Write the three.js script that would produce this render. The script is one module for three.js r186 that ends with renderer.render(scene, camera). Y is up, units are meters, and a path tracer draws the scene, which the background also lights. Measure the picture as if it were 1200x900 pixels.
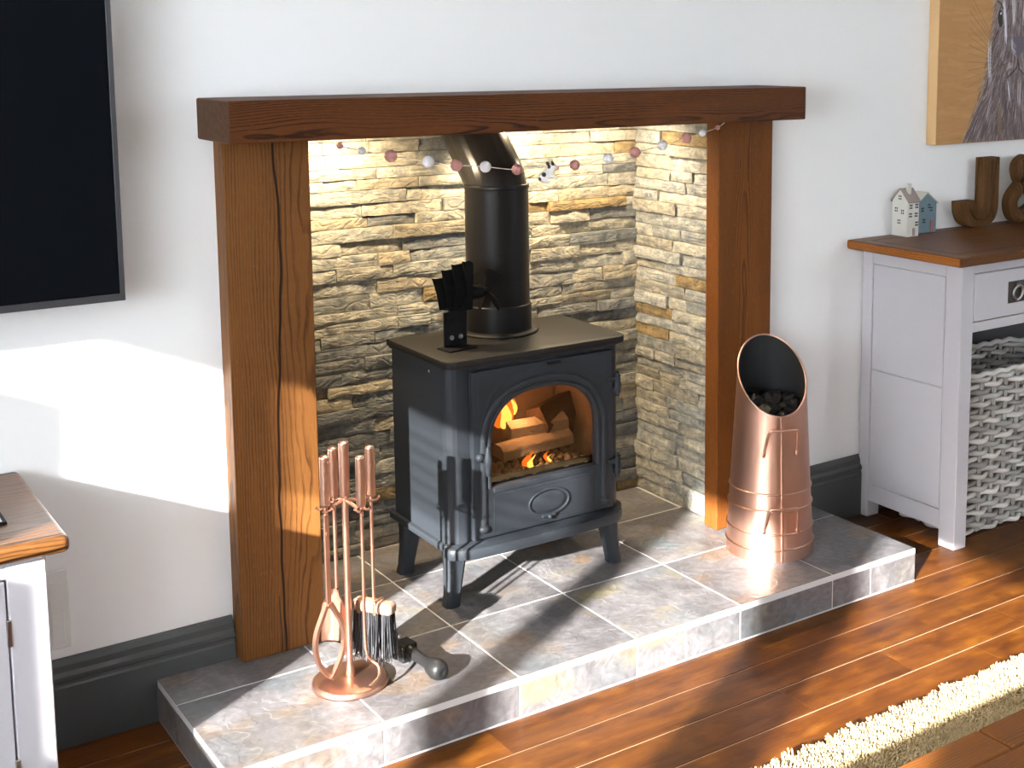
import * as THREE from 'three';
import { RoundedBoxGeometry } from 'three/addons/geometries/RoundedBoxGeometry.js';
import { mergeGeometries, mergeVertices, toCreasedNormals } from 'three/addons/utils/BufferGeometryUtils.js';
import { ImprovedNoise } from 'three/addons/math/ImprovedNoise.js';
import { MarchingCubes } from 'three/addons/objects/MarchingCubes.js';

// ---------- camera, sky, sun, exposure ----------
const scene = new THREE.Scene();
const renderer = new THREE.WebGLRenderer({ antialias: true });
renderer.toneMapping = THREE.LinearToneMapping;
renderer.toneMappingExposure = 1.45;
renderer.shadowMap.enabled = true;

const FOCAL = 1530.79;                                   // pixels of a 1200 x 900 frame
const camera = new THREE.PerspectiveCamera(2 * Math.atan(450 / FOCAL) * 180 / Math.PI, 1200 / 900, 0.05, 60);
camera.position.set(-1.4788, 1.2966, 2.4947);
{ const yaw = 0.6307, pitch = -0.13;
  camera.lookAt(-1.4788 + Math.sin(yaw) * Math.cos(pitch), 1.2966 + Math.sin(pitch), 2.4947 - Math.cos(yaw) * Math.cos(pitch)); }
camera.setViewOffset(1200, 900, -152.5, 195.6, 1200, 900); // the photograph is an off-centre crop

const SUN_AZ = -30 * Math.PI / 180, SUN_EL = 20.5 * Math.PI / 180;
const SUN = new THREE.Vector3(Math.cos(SUN_EL) * Math.cos(SUN_AZ), -Math.sin(SUN_EL), Math.cos(SUN_EL) * Math.sin(SUN_AZ)); // way the light travels
scene.background = new THREE.Color(0.86, 0.93, 1.0);        // bright, even daylight outside the windows
scene.backgroundIntensity = 21;

const sun = new THREE.DirectionalLight(new THREE.Color(1.0, 0.975, 0.93), 30);
sun.name = 'sun';
sun.position.copy(SUN).multiplyScalar(-8); sun.target.position.set(0, 0.3, 0.3);
sun.position.add(sun.target.position);
sun.castShadow = true; sun.shadow.mapSize.set(4096, 4096); sun.shadow.radius = 1.6;
Object.assign(sun.shadow.camera, { left: -4, right: 4, top: 4, bottom: -4, near: 0.5, far: 20 });
scene.add(sun, sun.target);

// ---------- helpers ----------
let seed = 1234567;
const rnd = () => { seed = (seed + 0x6d2b79f5) | 0; let t = Math.imul(seed ^ (seed >>> 15), 1 | seed); t = (t + Math.imul(t ^ (t >>> 7), 61 | t)) ^ t; return ((t ^ (t >>> 14)) >>> 0) / 4294967296; };
const rr = (a, b) => a + (b - a) * rnd();
const perlin = new ImprovedNoise();
const N = (x, y, z = 0) => perlin.noise(x, y, z);
const fbm = (x, y, z = 0, o = 4) => { let s = 0, a = 0.5, f = 1; for (let i = 0; i < o; i++, a *= 0.5, f *= 2.03) s += a * N(x * f, y * f, z + i * 7.3); return s; };
const clamp = (x, a = 0, b = 1) => Math.min(b, Math.max(a, x));
const sm = (a, b, x) => { const t = clamp((x - a) / (b - a)); return t * t * (3 - 2 * t); };
const mix = (a, b, t) => a + (b - a) * t;
const mix3 = (a, b, t) => [mix(a[0], b[0], t), mix(a[1], b[1], t), mix(a[2], b[2], t)];
const V = (x, y, z) => new THREE.Vector3(x, y, z);

function tex(w, h, fn, srgb = true, wrap = THREE.MirroredRepeatWrapping) {
  const d = new Uint8Array(w * h * 4);
  for (let y = 0; y < h; y++) for (let x = 0; x < w; x++) {
    const c = fn((x + 0.5) / w, (y + 0.5) / h), i = (y * w + x) * 4;
    if (typeof c === 'number') { d[i] = d[i + 1] = d[i + 2] = clamp(c) * 255; } else { d[i] = clamp(c[0], 0, 255); d[i + 1] = clamp(c[1], 0, 255); d[i + 2] = clamp(c[2], 0, 255); }
    d[i + 3] = 255;
  }
  const t = new THREE.DataTexture(d, w, h);
  t.wrapS = t.wrapT = wrap; t.magFilter = THREE.LinearFilter; t.minFilter = THREE.LinearMipmapLinearFilter; t.generateMipmaps = true;
  if (srgb) t.colorSpace = THREE.SRGBColorSpace;
  t.needsUpdate = true;
  return t;
}
// two textures (colour, height) from one function that returns [r, g, b, height]
function texPair(w, h, fn, size) {
  const hh = new Float32Array(w * h); let i = 0;
  const c = tex(w, h, (u, v) => { const q = fn(u, v); hh[i++] = q[3]; return q; }); i = 0;
  const b = tex(w, h, () => hh[i++], false);
  for (const t of [c, b]) t.repeat.set(1 / size[0], 1 / size[1]);
  return { map: c, bump: b };
}
const std = (o) => new THREE.MeshStandardMaterial(o);
const phys = (o) => new THREE.MeshPhysicalMaterial(o);

const used = {};
function numbered(name) { const n = used[name] ?? 0; used[name] = n + 1; return n ? name + '_' + String(n).padStart(3, '0') : name; }
function tag(o, label, category, group) { o.userData.label = label; o.userData.category = category; if (group) o.userData.group = group; return o; }
function thing(name, label, category, [x, y, z] = [0, 0, 0], turn = 0, group) {
  const o = new THREE.Group(); o.name = numbered(name); o.position.set(x, y, z); o.rotation.y = turn; scene.add(o);
  return tag(o, label, category, group);
}
function obj(name, geo, mat, parent = scene) {
  const g = Array.isArray(geo) ? merged(geo) : geo;
  const m = new THREE.Mesh(g, mat); m.name = parent === scene ? numbered(name) : childName(parent, name);
  m.castShadow = m.receiveShadow = true; parent.add(m); return m;
}
const childCounts = new WeakMap();
function childName(parent, name) { if (!childCounts.has(parent)) childCounts.set(parent, {}); const c = childCounts.get(parent); const n = c[name] ?? 0; c[name] = n + 1; return n ? name + '_' + String(n).padStart(3, '0') : name; }
function struct(name, geo, mat) { const m = obj(name, geo, mat); m.userData.kind = 'structure'; return m; }
function merged(list) {
  const keep = ['position', 'normal', 'uv'];
  return mergeGeometries(list.map((g) => { g = g.index ? g.toNonIndexed() : g.clone(); if (!g.attributes.normal) g.computeVertexNormals(); if (!g.attributes.uv) uvBox(g); for (const k of Object.keys(g.attributes)) if (!keep.includes(k)) g.deleteAttribute(k); g.morphAttributes = {}; return g; }));
}
// uv in metres by the face's main direction; the grain runs along u
function uvBox(g, grain = 'x', off = [0, 0]) {
  const p = g.attributes.position, n = g.attributes.normal, uv = new Float32Array(p.count * 2), gi = 'xyz'.indexOf(grain);
  for (let i = 0; i < p.count; i++) {
    const a = [Math.abs(n.getX(i)), Math.abs(n.getY(i)), Math.abs(n.getZ(i))], q = [p.getX(i), p.getY(i), p.getZ(i)];
    const ax = a[0] > a[1] && a[0] > a[2] ? 0 : a[1] > a[2] ? 1 : 2;
    let u = ax === gi ? (gi + 1) % 3 : gi, v = 3 - ax - u;
    uv[i * 2] = q[u] + off[0]; uv[i * 2 + 1] = q[v] + off[1] + (ax === 1 ? 0.13 : ax === 2 ? 0 : 0.07);
  }
  g.setAttribute('uv', new THREE.BufferAttribute(uv, 2));
  return g;
}
// box given by its limits
function bx(x0, x1, y0, y1, z0, z1, r = 0, grain = 'x', off = [0, 0]) {
  const w = x1 - x0, h = y1 - y0, d = z1 - z0;
  const g = r ? new RoundedBoxGeometry(w, h, d, 2, Math.min(r, w / 2.01, h / 2.01, d / 2.01)) : new THREE.BoxGeometry(w, h, d);
  const q = g.index ? g.toNonIndexed() : g;
  q.translate((x0 + x1) / 2, (y0 + y1) / 2, (z0 + z1) / 2);
  return uvBox(q, grain, off);
}
function cyl(p0, p1, r0, r1 = r0, seg = 20, open = false) {
  const d = p1.clone().sub(p0), g = new THREE.CylinderGeometry(r1, r0, d.length(), seg, 1, open);
  g.applyQuaternion(new THREE.Quaternion().setFromUnitVectors(V(0, 1, 0), d.normalize()));
  return g.translate((p0.x + p1.x) / 2, (p0.y + p1.y) / 2, (p0.z + p1.z) / 2);
}
function tube(pts, r, n = 40, seg = 10, closed = false, tension = 0.5) {
  return new THREE.TubeGeometry(new THREE.CatmullRomCurve3(pts.map((p) => (p.isVector3 ? p : V(...p))), closed, 'catmullrom', tension), n, r, seg, closed);
}
function lathe(pts, seg = 40) { return new THREE.LatheGeometry(pts.map((p) => new THREE.Vector2(...p)), seg); }
function sph(x, y, z, r, sx = 1, sy = 1, sz = 1, a = 16, b = 12) { return new THREE.SphereGeometry(r, a, b).scale(sx, sy, sz).translate(x, y, z); }
function extrude(shape, depth, bevel = 0, curve = 12) {
  return new THREE.ExtrudeGeometry(shape, { depth, bevelEnabled: bevel > 0, bevelSize: bevel, bevelThickness: bevel, bevelOffset: -bevel, bevelSegments: 2, curveSegments: curve });
}
function poly(pts) { const s = new THREE.Shape(); pts.forEach(([x, y], i) => (i ? s.lineTo(x, y) : s.moveTo(x, y))); s.closePath(); return s; }
// rings of points joined into a skin, with caps
function loft(rings, close = true) {
  const n = rings[0].length, pos = [], idx = [];
  rings.forEach((r) => r.forEach((p) => pos.push(...(p.isVector3 ? p.toArray() : p))));
  for (let k = 0; k + 1 < rings.length; k++) for (let i = 0; i < n; i++) {
    const a = k * n + i, b = k * n + (i + 1) % n; idx.push(a, b, a + n, b, b + n, a + n);
  }
  if (close) for (const k of [0, rings.length - 1]) {
    const c = pos.length / 3, m = [0, 0, 0]; for (let i = 0; i < n; i++) for (let j = 0; j < 3; j++) m[j] += pos[(k * n + i) * 3 + j] / n;
    pos.push(...m); for (let i = 0; i < n; i++) { const a = k * n + i, b = k * n + (i + 1) % n; k ? idx.push(a, b, c) : idx.push(b, a, c); }
  }
  let g = new THREE.BufferGeometry(); g.setAttribute('position', new THREE.Float32BufferAttribute(pos, 3)); g.setIndex(idx);
  g = toCreasedNormals(g, 0.7); return uvBox(g);
}
// marching-cubes skin over tapered capsules [ax,ay,az,ra, bx,by,bz,rb]
function blob(bones, res = 48, k = 0.004) {
  const box = new THREE.Box3(); for (const b of bones) { box.expandByPoint(V(b[0] - b[3], b[1] - b[3], b[2] - b[3])); box.expandByPoint(V(b[0] + b[3], b[1] + b[3], b[2] + b[3])); box.expandByPoint(V(b[4] - b[7], b[5] - b[7], b[6] - b[7])); box.expandByPoint(V(b[4] + b[7], b[5] + b[7], b[6] + b[7])); }
  const c = box.getCenter(V()), s = Math.max(...box.getSize(V()).toArray()) * 0.62;
  const mc = new MarchingCubes(res, new THREE.MeshStandardMaterial(), false, false, 60000); mc.isolation = 0;
  const pa = V(), ba = V(), p = V(); let i = 0;
  for (let z = 0; z < res; z++) for (let y = 0; y < res; y++) for (let x = 0; x < res; x++, i++) {
    p.set(x, y, z).multiplyScalar(2 / res).addScalar(-1).multiplyScalar(s).add(c);
    let d = 1e3;
    for (const b of bones) {
      pa.set(p.x - b[0], p.y - b[1], p.z - b[2]); ba.set(b[4] - b[0], b[5] - b[1], b[6] - b[2]);
      const t = clamp(pa.dot(ba) / Math.max(ba.lengthSq(), 1e-9)), e = pa.addScaledVector(ba, -t).length() - mix(b[3], b[7], t);
      const hq = clamp(0.5 + 0.5 * (d - e) / k); d = mix(d, e, hq) - k * hq * (1 - hq);
    }
    mc.field[i] = -d;
  }
  mc.update();
  const g = new THREE.BufferGeometry();
  g.setAttribute('position', new THREE.BufferAttribute(mc.positionArray.slice(0, mc.count * 3), 3));
  g.setAttribute('normal', new THREE.BufferAttribute(mc.normalArray.slice(0, mc.count * 3), 3));
  g.scale(s, s, s).translate(c.x, c.y, c.z);
  return uvBox(g);
}

// ---------- materials ----------
function oakTex(w, h, sz, o) {                             // sawn oak: rings cut at a depth from the pith, pores, ray flecks
  const { dvar = 0.7, depth = 0.05, v0 = 0.5, warp = 0.02, ring = 0.007, s = 0, light = [172, 118, 66], mid = [140, 88, 44], dark = [88, 50, 24], crack = 0 } = o;
  return texPair(w, h, (u, v) => {
    const x = u * sz[0], y = (v - v0) * sz[1];
    const wx = N(x * 1.7, y * 3, s) * warp + N(x * 5, y * 9, s + 4) * warp * 0.25;
    const d = depth + N(x * 1.1, 0.5, s + 9) * depth * dvar + N(x * 3.1, y * 5, s + 2) * 0.006;
    const r = Math.hypot(y + wx, d) / ring + N(x * 5, y * 26, s + 5) * 0.7 + N(x * 14, y * 70, s + 6) * 0.35;
    const t = r - Math.floor(r), line = sm(0.55, 0.9, t) * (1 - sm(0.92, 1, t)) * (0.35 + 0.65 * sm(-0.35, 0.3, N(x * 4, y * 40, s + 61)));
    const pore = sm(0.12, 0.5, N(x * 28, y * 900, s + 11)) * (0.35 + 0.65 * line);
    const fleck = sm(0.28, 0.5, N(x * 60, y * 160, s + 21));
    const tone = 0.5 + 0.8 * fbm(x * 1.5, y * 7, s + 31, 3);
    let c = mix3(light, mid, clamp(tone + 0.2));
    c = mix3(c, dark, clamp(0.68 * line + 0.42 * pore));
    c = mix3(c, light, fleck * 0.25);
    let hgt = 0.75 - 0.25 * line - 0.35 * pore + 0.1 * N(x * 20, y * 60, s + 41);
    if (crack) {
      for (const [cv, k, u0, u1] of crack) {
        const cy = (cv - v0) * sz[1] + N(x * 2.5, k, s + 51) * 0.022 + N(x * 14, k, s + 52) * 0.003, wd = 0.0016 * (0.4 + sm(u0, u0 + 0.1, u) * (1 - sm(u1 - 0.2, u1, u)));
        const q = sm(wd * 1.5, wd * 0.5, Math.abs(y - cy)) * (u > u0 && u < u1 ? 1 : 0);
        c = mix3(c, [34, 20, 12], q * 0.9); hgt -= 0.6 * q;
      }
    }
    return [...c, hgt];
  }, sz);
}
const oakMat = (t, o = {}) => phys({ map: t.map, bumpMap: t.bump, bumpScale: 0.0012, roughness: 0.55, specularIntensity: 0.35, ...o });
const oakDark = { light: [160, 108, 60], mid: [122, 77, 39], dark: [38, 21, 10] };
const oakA = oakTex(2048, 512, [1.6, 0.4], { s: 3, depth: 0.028, v0: 0.42, ring: 0.0042, warp: 0.022, ...oakDark });
const oakB = oakTex(2048, 512, [1.6, 0.4], { s: 17, depth: 0.14, dvar: 0.05, v0: 0.75, ring: 0.0042, warp: 0.011, light: [158, 110, 62], mid: [128, 86, 46], dark: [78, 49, 24], crack: [[0.545, 1.3, 0.0, 1.0], [0.50, 4.1, 0.0, 0.2]] });
const oakC = oakTex(2048, 512, [1.6, 0.4], { s: 29, depth: 0.024, v0: 0.5, ring: 0.0045, warp: 0.026, light: [146, 94, 44], mid: [116, 72, 33], dark: [62, 36, 15] });
const M = {};
M.beam = oakMat(oakA, { color: new THREE.Color(0.36, 0.27, 0.21) }); M.postL = oakMat(oakB, { color: new THREE.Color(0.60, 0.54, 0.46) }); M.postR = oakMat(oakC, { color: new THREE.Color(0.72, 0.61, 0.47) });
M.topOak = oakMat(oakB, { roughness: 0.34, specularIntensity: 0.8, color: new THREE.Color(0.45, 0.41, 0.35) });
M.darkTop = oakMat(oakA, { roughness: 0.4, color: new THREE.Color(0.5, 0.45, 0.4) });
M.wall = std({ color: new THREE.Color(0.865, 0.87, 0.87), roughness: 0.92 });
M.ceil = std({ color: new THREE.Color(0.87, 0.875, 0.88), roughness: 0.95 });
M.skirting = std({ color: new THREE.Color(0.055, 0.06, 0.062), roughness: 0.5 });
M.lav = std({ color: new THREE.Color(0.51, 0.492, 0.52), roughness: 0.45 });
M.lavDark = std({ color: new THREE.Color(0.33, 0.31, 0.32), roughness: 0.5 });
M.iron = phys({ color: new THREE.Color(0.021, 0.0245, 0.0295), roughness: 0.45, specularIntensity: 0.4, metalness: 0.0, bumpMap: tex(256, 256, (u, v) => 0.5 + 0.5 * fbm(u * 60, v * 60, 3, 3), false), bumpScale: 0.0002 });
M.iron.bumpMap.repeat.set(8, 8);
M.ironTop = phys({ color: new THREE.Color(0.009, 0.0075, 0.006), roughness: 0.6, specularIntensity: 0.6, metalness: 0.1 });
M.flue = phys({ color: new THREE.Color(0.008, 0.0075, 0.0075), roughness: 0.36, metalness: 0, specularIntensity: 0.4 });
M.black = phys({ color: new THREE.Color(0.005, 0.005, 0.0055), roughness: 0.6, specularIntensity: 0.22 });
M.steel = std({ color: new THREE.Color(0.5, 0.49, 0.47), roughness: 0.3, metalness: 1 });
M.copper = phys({ color: new THREE.Color(0.50, 0.285, 0.205), metalness: 1, roughness: 0.4, roughnessMap: null });
M.copperHod = phys({ color: new THREE.Color(0.62, 0.365, 0.28), metalness: 1, roughness: 0.4 });
M.copperTrim = phys({ color: new THREE.Color(0.6, 0.365, 0.275), metalness: 1, roughness: 0.3 });
M.pewter = std({ color: new THREE.Color(0.06, 0.05, 0.045), roughness: 0.5, metalness: 0.7 });

// split-faced stone: one fine texture, tinted per stone
const stoneT = texPair(512, 256, (u, v) => {
  const x = u * 0.6, y = v * 0.3, q = fbm(x * 30, y * 55, 2, 4), f = fbm(x * 90 + 3, y * 120 + q * 3, 9, 3), d = Math.abs(N(x * 26 + y * 30, y * 60, 6));
  const l = 205 + q * 90 + f * 60;
  return [l + q * 14, l, l - 10 - q * 26, 0.5 + q * 0.6 + f * 0.45 - 0.3 * sm(0.12, 0, d)];
}, [0.6, 0.3]);
const stoneMat = (r, g, b) => std({ map: stoneT.map, bumpMap: stoneT.bump, bumpScale: 0.0028, color: new THREE.Color(r * 0.72, g * 0.73, b * 0.76), roughness: 0.88 });
M.stones = [[0.56, 0.51, 0.43], [0.48, 0.44, 0.38], [0.62, 0.57, 0.48], [0.53, 0.45, 0.34], [0.44, 0.42, 0.38], [0.58, 0.55, 0.49]].map((c) => stoneMat(...c));
M.stonesGreyShade = [[0.31, 0.31, 0.31], [0.24, 0.245, 0.25], [0.37, 0.36, 0.335]].map((c) => stoneMat(...c));  // grey stones, darkened further to carry shade low in the recess
M.stonesPale = [[0.62, 0.59, 0.54], [0.55, 0.54, 0.52], [0.48, 0.485, 0.48], [0.66, 0.62, 0.55], [0.52, 0.48, 0.41]].map((c) => stoneMat(c[0] * 1.02, c[1] * 1.0, c[2] * 0.99));
M.stoneRust = stoneMat(0.46, 0.32, 0.16);
M.mortar = stoneMat(0.3, 0.26, 0.22);

// riven slate tiles
function slateTex(s, tint) {
  return texPair(384, 384, (u, v) => {
    const x = u * 0.3, y = v * 0.3, w = fbm(x * 9, y * 9, s, 3), big = fbm(x * 6 + w, y * 6 - w, s + 3, 3), f = fbm(x * 60, y * 60 + w * 6, s + 6, 4);
    let c = mix3([146, 141, 140], [110, 106, 106], clamp(0.5 + big * 1.6));
    c = mix3(c, [140, 116, 94], sm(0.08, 0.4, fbm(x * 8 + 9, y * 8, s + 12, 3)) * tint[0]);
    c = mix3(c, [108, 122, 127], sm(0.02, 0.45, fbm(x * 7, y * 7 + 5, s + 15, 3)) * tint[1]);
    c = mix3(c, [160, 147, 112], sm(0.05, 0.5, fbm(x * 7 + 2, y * 7 + 8, s + 18, 3)) * tint[2]);
    const terr = fbm(x * 11 + w * 0.8, y * 16 - w, s + 24, 3) * 5, step = Math.floor(terr) + sm(0.75, 1, terr - Math.floor(terr));
    const l = 1 + f * 0.26 + 0.05 * (terr - Math.floor(terr));
    return [c[0] * l, c[1] * l, c[2] * l, 0.5 + step * 0.12 + f * 0.12];
  }, [0.3, 0.3]);
}
M.slate = [[0.6, 0.15, 0.1], [0.3, 0.3, 1.2], [0.1, 1.3, 0.2], [0.5, 0.4, 0.35], [1.2, 0.2, 0.3]].map((t, i) => {
  const q = slateTex(40 + i * 13, t); return phys({ map: q.map, bumpMap: q.bump, bumpScale: 0.003, roughness: 0.4, color: new THREE.Color(0.55, 0.56, 0.58) });
});
M.grout = std({ color: new THREE.Color(0.55, 0.54, 0.53), roughness: 0.9 });

// wood-look floor boards
const floorT = [0, 1, 2].map((k) => texPair(512, 256, (u, v) => {
  const x = u * 0.8, y = v * 0.4, w = fbm(x * 4, y * 9, k * 9, 3);
  const g = fbm(x * 5 + w, y * 60, k * 9 + 3, 4), bl = fbm(x * 10, y * 16, k * 9 + 6, 4), f = N(x * 40, y * 700, k + 8);
  let c = mix3([152, 92, 34], [116, 66, 24], clamp(0.5 + g * 1.3));
  c = mix3(c, [182, 118, 44], sm(0.0, 0.4, bl) * 0.8); c = mix3(c, [86, 46, 18], sm(0.05, 0.45, -bl) * 0.7);
  return [c[0] + f * 9, c[1] + f * 7, c[2] + f * 4, 0.5 + g * 0.4 + f * 0.15];
}, [0.8, 0.4]));
M.floor = []; for (const t of floorT) for (const c of [[0.37, 0.34, 0.27], [0.29, 0.26, 0.2]]) M.floor.push(phys({ map: t.map, bumpMap: t.bump, bumpScale: 0.0012, roughness: 0.38, specularIntensity: 0.45, color: new THREE.Color(...c) }));
M.floorGrout = std({ color: new THREE.Color(0.40, 0.29, 0.19), roughness: 0.8 });
M.endGrain = (() => { const t = texPair(256, 256, (u, v) => {
  const x = (u + 0.35) * 0.2, y = (v - 1.2) * 0.2, r = Math.hypot(x, y) / 0.0042 + fbm(u * 4, v * 4, 3, 3) * 2.2, q = r - Math.floor(r), l = sm(0.4, 0.9, q) * (1 - sm(0.92, 1, q)), ang = Math.atan2(y, x), ck = sm(0.02, 0.0, Math.abs(N(ang * 9, r * 0.02, 5))) * sm(0.1, 0.3, N(u * 5, v * 5, 8));
  const b = 1 + 0.35 * fbm(u * 20, v * 20, 2, 3); let c = mix3([112, 80, 54], [66, 44, 28], l * 0.6); c = mix3(c, [24, 15, 10], ck * 0.9); return [c[0] * b, c[1] * b, c[2] * b, 0.6 - 0.3 * l - 0.5 * ck]; }, [0.2, 0.2]);
  return oakMat(t, { roughness: 0.7, color: new THREE.Color(0.5, 0.47, 0.44) }); })();

// ---------- the room ----------
const H = 0.0852, RX = 0.60, RY = 1.165, RD = -0.375;       // hearth top; recess half width, height, back
struct('wall_back_left', bx(-2.8, -RX, 0, 2.4, -0.5, 0), M.wall);
struct('wall_back_right', bx(RX, 3.2, 0, 2.4, -0.5, 0), M.wall);
struct('wall_back_top', bx(-RX, RX, RY, 2.4, -0.5, 0), M.wall);
const recessBack = struct('wall_recess_back', bx(-RX, RX, 0, RY, -0.5, RD), M.mortar);
const recessRight = struct('wall_recess_right', bx(RX - 0.012, RX, 0, RY, RD, -0.002), M.mortar);
struct('wall_recess_left', bx(-RX, -RX + 0.03, 0, RY, RD, -0.002), M.stones[4]);
// left wall with two openings to the sun: a high one near the corner, then a long one divided by posts
const LX = -2.6;
struct('wall_left', [
  bx(LX - 0.1, LX, 0, 2.4, -0.02, 0.75), bx(LX - 0.1, LX, 0, 1.222, 0.75, 1.16), bx(LX - 0.1, LX, 2.12, 2.4, 0.75, 4.7), bx(LX - 0.1, LX, 0, 0.82, 1.16, 2.87), bx(LX - 0.1, LX, 0.82, 1.13, 1.16, 1.265),  // final low block added to keep sun off the cabinet front
  bx(LX - 0.1, LX, 0.82, 2.12, 2.165, 2.325), bx(LX - 0.1, LX, 0, 2.12, 2.87, 3.3), bx(LX - 0.1, LX, 0, 0.82, 3.3, 4.4), bx(LX - 0.1, LX, 0, 2.12, 4.4, 4.7)], M.wall);  // far opening, behind the camera, added for soft fill light
struct('wall_right', bx(3.0, 3.2, 0, 2.4, -0.02, 4.7), M.wall);
struct('wall_front', [bx(-2.8, 2.3, 0, 2.4, 4.6, 4.8), bx(2.85, 3.2, 0, 2.4, 4.6, 4.8), bx(2.3, 2.85, 0, 1.25, 4.6, 4.8), bx(2.3, 2.85, 2.1, 2.4, 4.6, 4.8)], std({ color: new THREE.Color(0.22, 0.21, 0.2), roughness: 0.9 }));  // unseen wall: opening added for fill, dark colour set to cut bounce
struct('ceiling', bx(-2.8, 3.2, 2.4, 2.6, -0.5, 4.8), M.ceil);
struct('window_1', [bx(LX - 0.08, LX - 0.02, 0.82, 2.12, 1.16, 1.235, 0), bx(LX - 0.08, LX - 0.02, 0.82, 2.12, 1.69, 1.76), bx(LX - 0.08, LX - 0.02, 0.82, 0.85, 1.235, 2.87), bx(LX - 0.08, LX - 0.02, 2.09, 2.12, 0.75, 2.87)], M.ceil);
struct('trim_1', [bx(LX, LX + 0.1, 0.73, 0.755, 1.15, 2.95, 0.005), bx(LX, LX + 0.08, 1.16, 1.185, 0.7, 1.13, 0.005)], M.ceil);
{ // unseen roller blinds added to cut sun and glow as fill; slatted blind under one
  const fabric = std({ color: new THREE.Color(0.88, 0.87, 0.84), roughness: 1 });
  const cloth = (t) => phys({ color: new THREE.Color(0.86, 0.85, 0.82), roughness: 0.95, transmission: t, thickness: 0 });
  const mk = (z0, z1, y0, where, t0) => {
    const t = thing('added_roller_blind', 'unseen white roller blind, added to shape the daylight ' + where, 'blind', [LX - 0.01, 2.1, (z0 + z1) / 2], 0, 'roller blinds');
    const L = (g) => g.translate(-(LX - 0.01), -2.1, -(z0 + z1) / 2);
    obj('fabric', L(bx(LX - 0.012, LX - 0.01, y0, 2.1, z0, z1)), cloth(t0), t);
    obj('bottom_bar', L(bx(LX - 0.018, LX - 0.004, y0 - 0.012, y0 + 0.012, z0, z1, 0.004)), fabric, t);
  };
  mk(0.752, 1.165, 1.505, 'at the small window nearest the fireplace wall', 0); mk(1.2, 2.163, 1.525, 'at the middle window', 0.3); mk(2.327, 2.868, 1.6, 'at the window furthest from the fireplace', 0.45);
  mk(3.31, 4.39, 0.9, 'at the added window behind the camera', 0.6);
  const v = thing('slatted_blind', 'short white slatted blind below the middle roller blind', 'blind', [LX - 0.045, 1.6, 1.43]);
  for (let k = 0; k < 6; k++) { const g = new THREE.BoxGeometry(0.012, 0.011, 0.45); g.rotateZ(0.35); g.translate(0, 1.50 - k * 0.034 - 1.6, 0); obj('slat', g, fabric, v); }
  const b = thing('added_shade_box', 'unseen plain box added on the high window sill to shade the wall', 'box', [LX - 0.03, 1.2222, 0.86]);  // made-up blocker that keeps sun off part of the wall
  obj('box_body', bx(-0.05, 0.05, 0, 0.11, -0.11, 0.085, 0.004), M.lav, b); obj('box_lid', bx(-0.053, 0.053, 0.11, 0.13, -0.113, 0.088, 0.004), M.lav, b);
}
// floor: a base, a bed of pale joints and boards laid along the fireplace wall
const floor = struct('floor', bx(-2.8, 3.2, -0.2, -0.0013, -0.5, 4.8), M.floorGrout);
{
  const P = 0.1063, Z0 = 0.4195, G = 0.0012, rows = { 0: [-0.338, 0.32, 0.603, 1.066], 1: [-0.713, -0.147, 0.135, 0.697, 1.26], 2: [-0.34, 0.224, 0.509, 0.883, 1.166], 3: [-0.53, 0.037, 0.696, 1.26], 4: [-0.24, 0.32, 0.98] };
  for (let r = -4; r <= 7; r++) {
    const z0 = Z0 + r * P, z1 = z0 + P; let cuts = rows[r];
    const x0 = -1.75, x1 = 2.25;
    if (!cuts) { cuts = []; for (let x = x0 + rr(0.1, 0.5); x < x1; x += [0.28, 0.565, 0.66][Math.floor(rnd() * 3)]) cuts.push(x); }
    else { const a = []; for (let x = cuts[0] - 0.5; x > x0; x -= 0.565) a.unshift(x); for (let x = cuts[cuts.length - 1] + 0.565; x < x1; x += 0.565) a.push(x); const f = cuts[0] - 0.28; cuts = [...a, ...cuts]; }
    cuts = [x0, ...cuts, x1];
    for (let i = 0; i + 1 < cuts.length; i++) {
      if (cuts[i + 1] - cuts[i] < 0.03) continue;
      if (z0 < 0.35 && cuts[i] > -0.83 && cuts[i + 1] < 0.85) continue;          // under the hearth
      const a = Math.max(z0, 0.0);
      if (z1 - a < 0.02) continue;
      obj('floor_board', bx(cuts[i] + G * 1.5, cuts[i + 1] - G * 1.5, -0.012, rr(-0.0004, 0.0004), a + G, z1 - G, 0.0012, 'x', [rr(0, 3), rr(0, 3)]), M.floor[Math.floor(rnd() * M.floor.length)], floor);
    }
  }
  const rest = obj('floor_boards', [bx(-2.6, 3.0, -0.01, -0.0005, Z0 + 8 * P + 0.001, 4.6), bx(-2.6, -1.751, -0.01, -0.0005, 0, Z0 + 8 * P), bx(2.251, 3.0, -0.01, -0.0005, 0, Z0 + 8 * P)], M.floor[0], floor);
  rest.userData.kind = 'stuff';
}
// moulded skirting boards
{
  const prof = [[0, 0], [0.019, 0], [0.019, 0.118], [0.0165, 0.122], [0.0165, 0.128], [0.0195, 0.132], [0.0195, 0.139], [0.0125, 0.146], [0.012, 0.158], [0.006, 0.168], [0, 0.17]];
  const s = poly(prof);
  for (const [n, x0, x1] of [['baseboard_left', -2.6, -0.675], ['baseboard_right', 0.712, 3.0]]) {
    const g = extrude(s, x1 - x0); g.rotateY(-Math.PI / 2); g.translate(x1, 0, 0.0005); struct(n, uvBox(g), M.skirting);
  }
}

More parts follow.
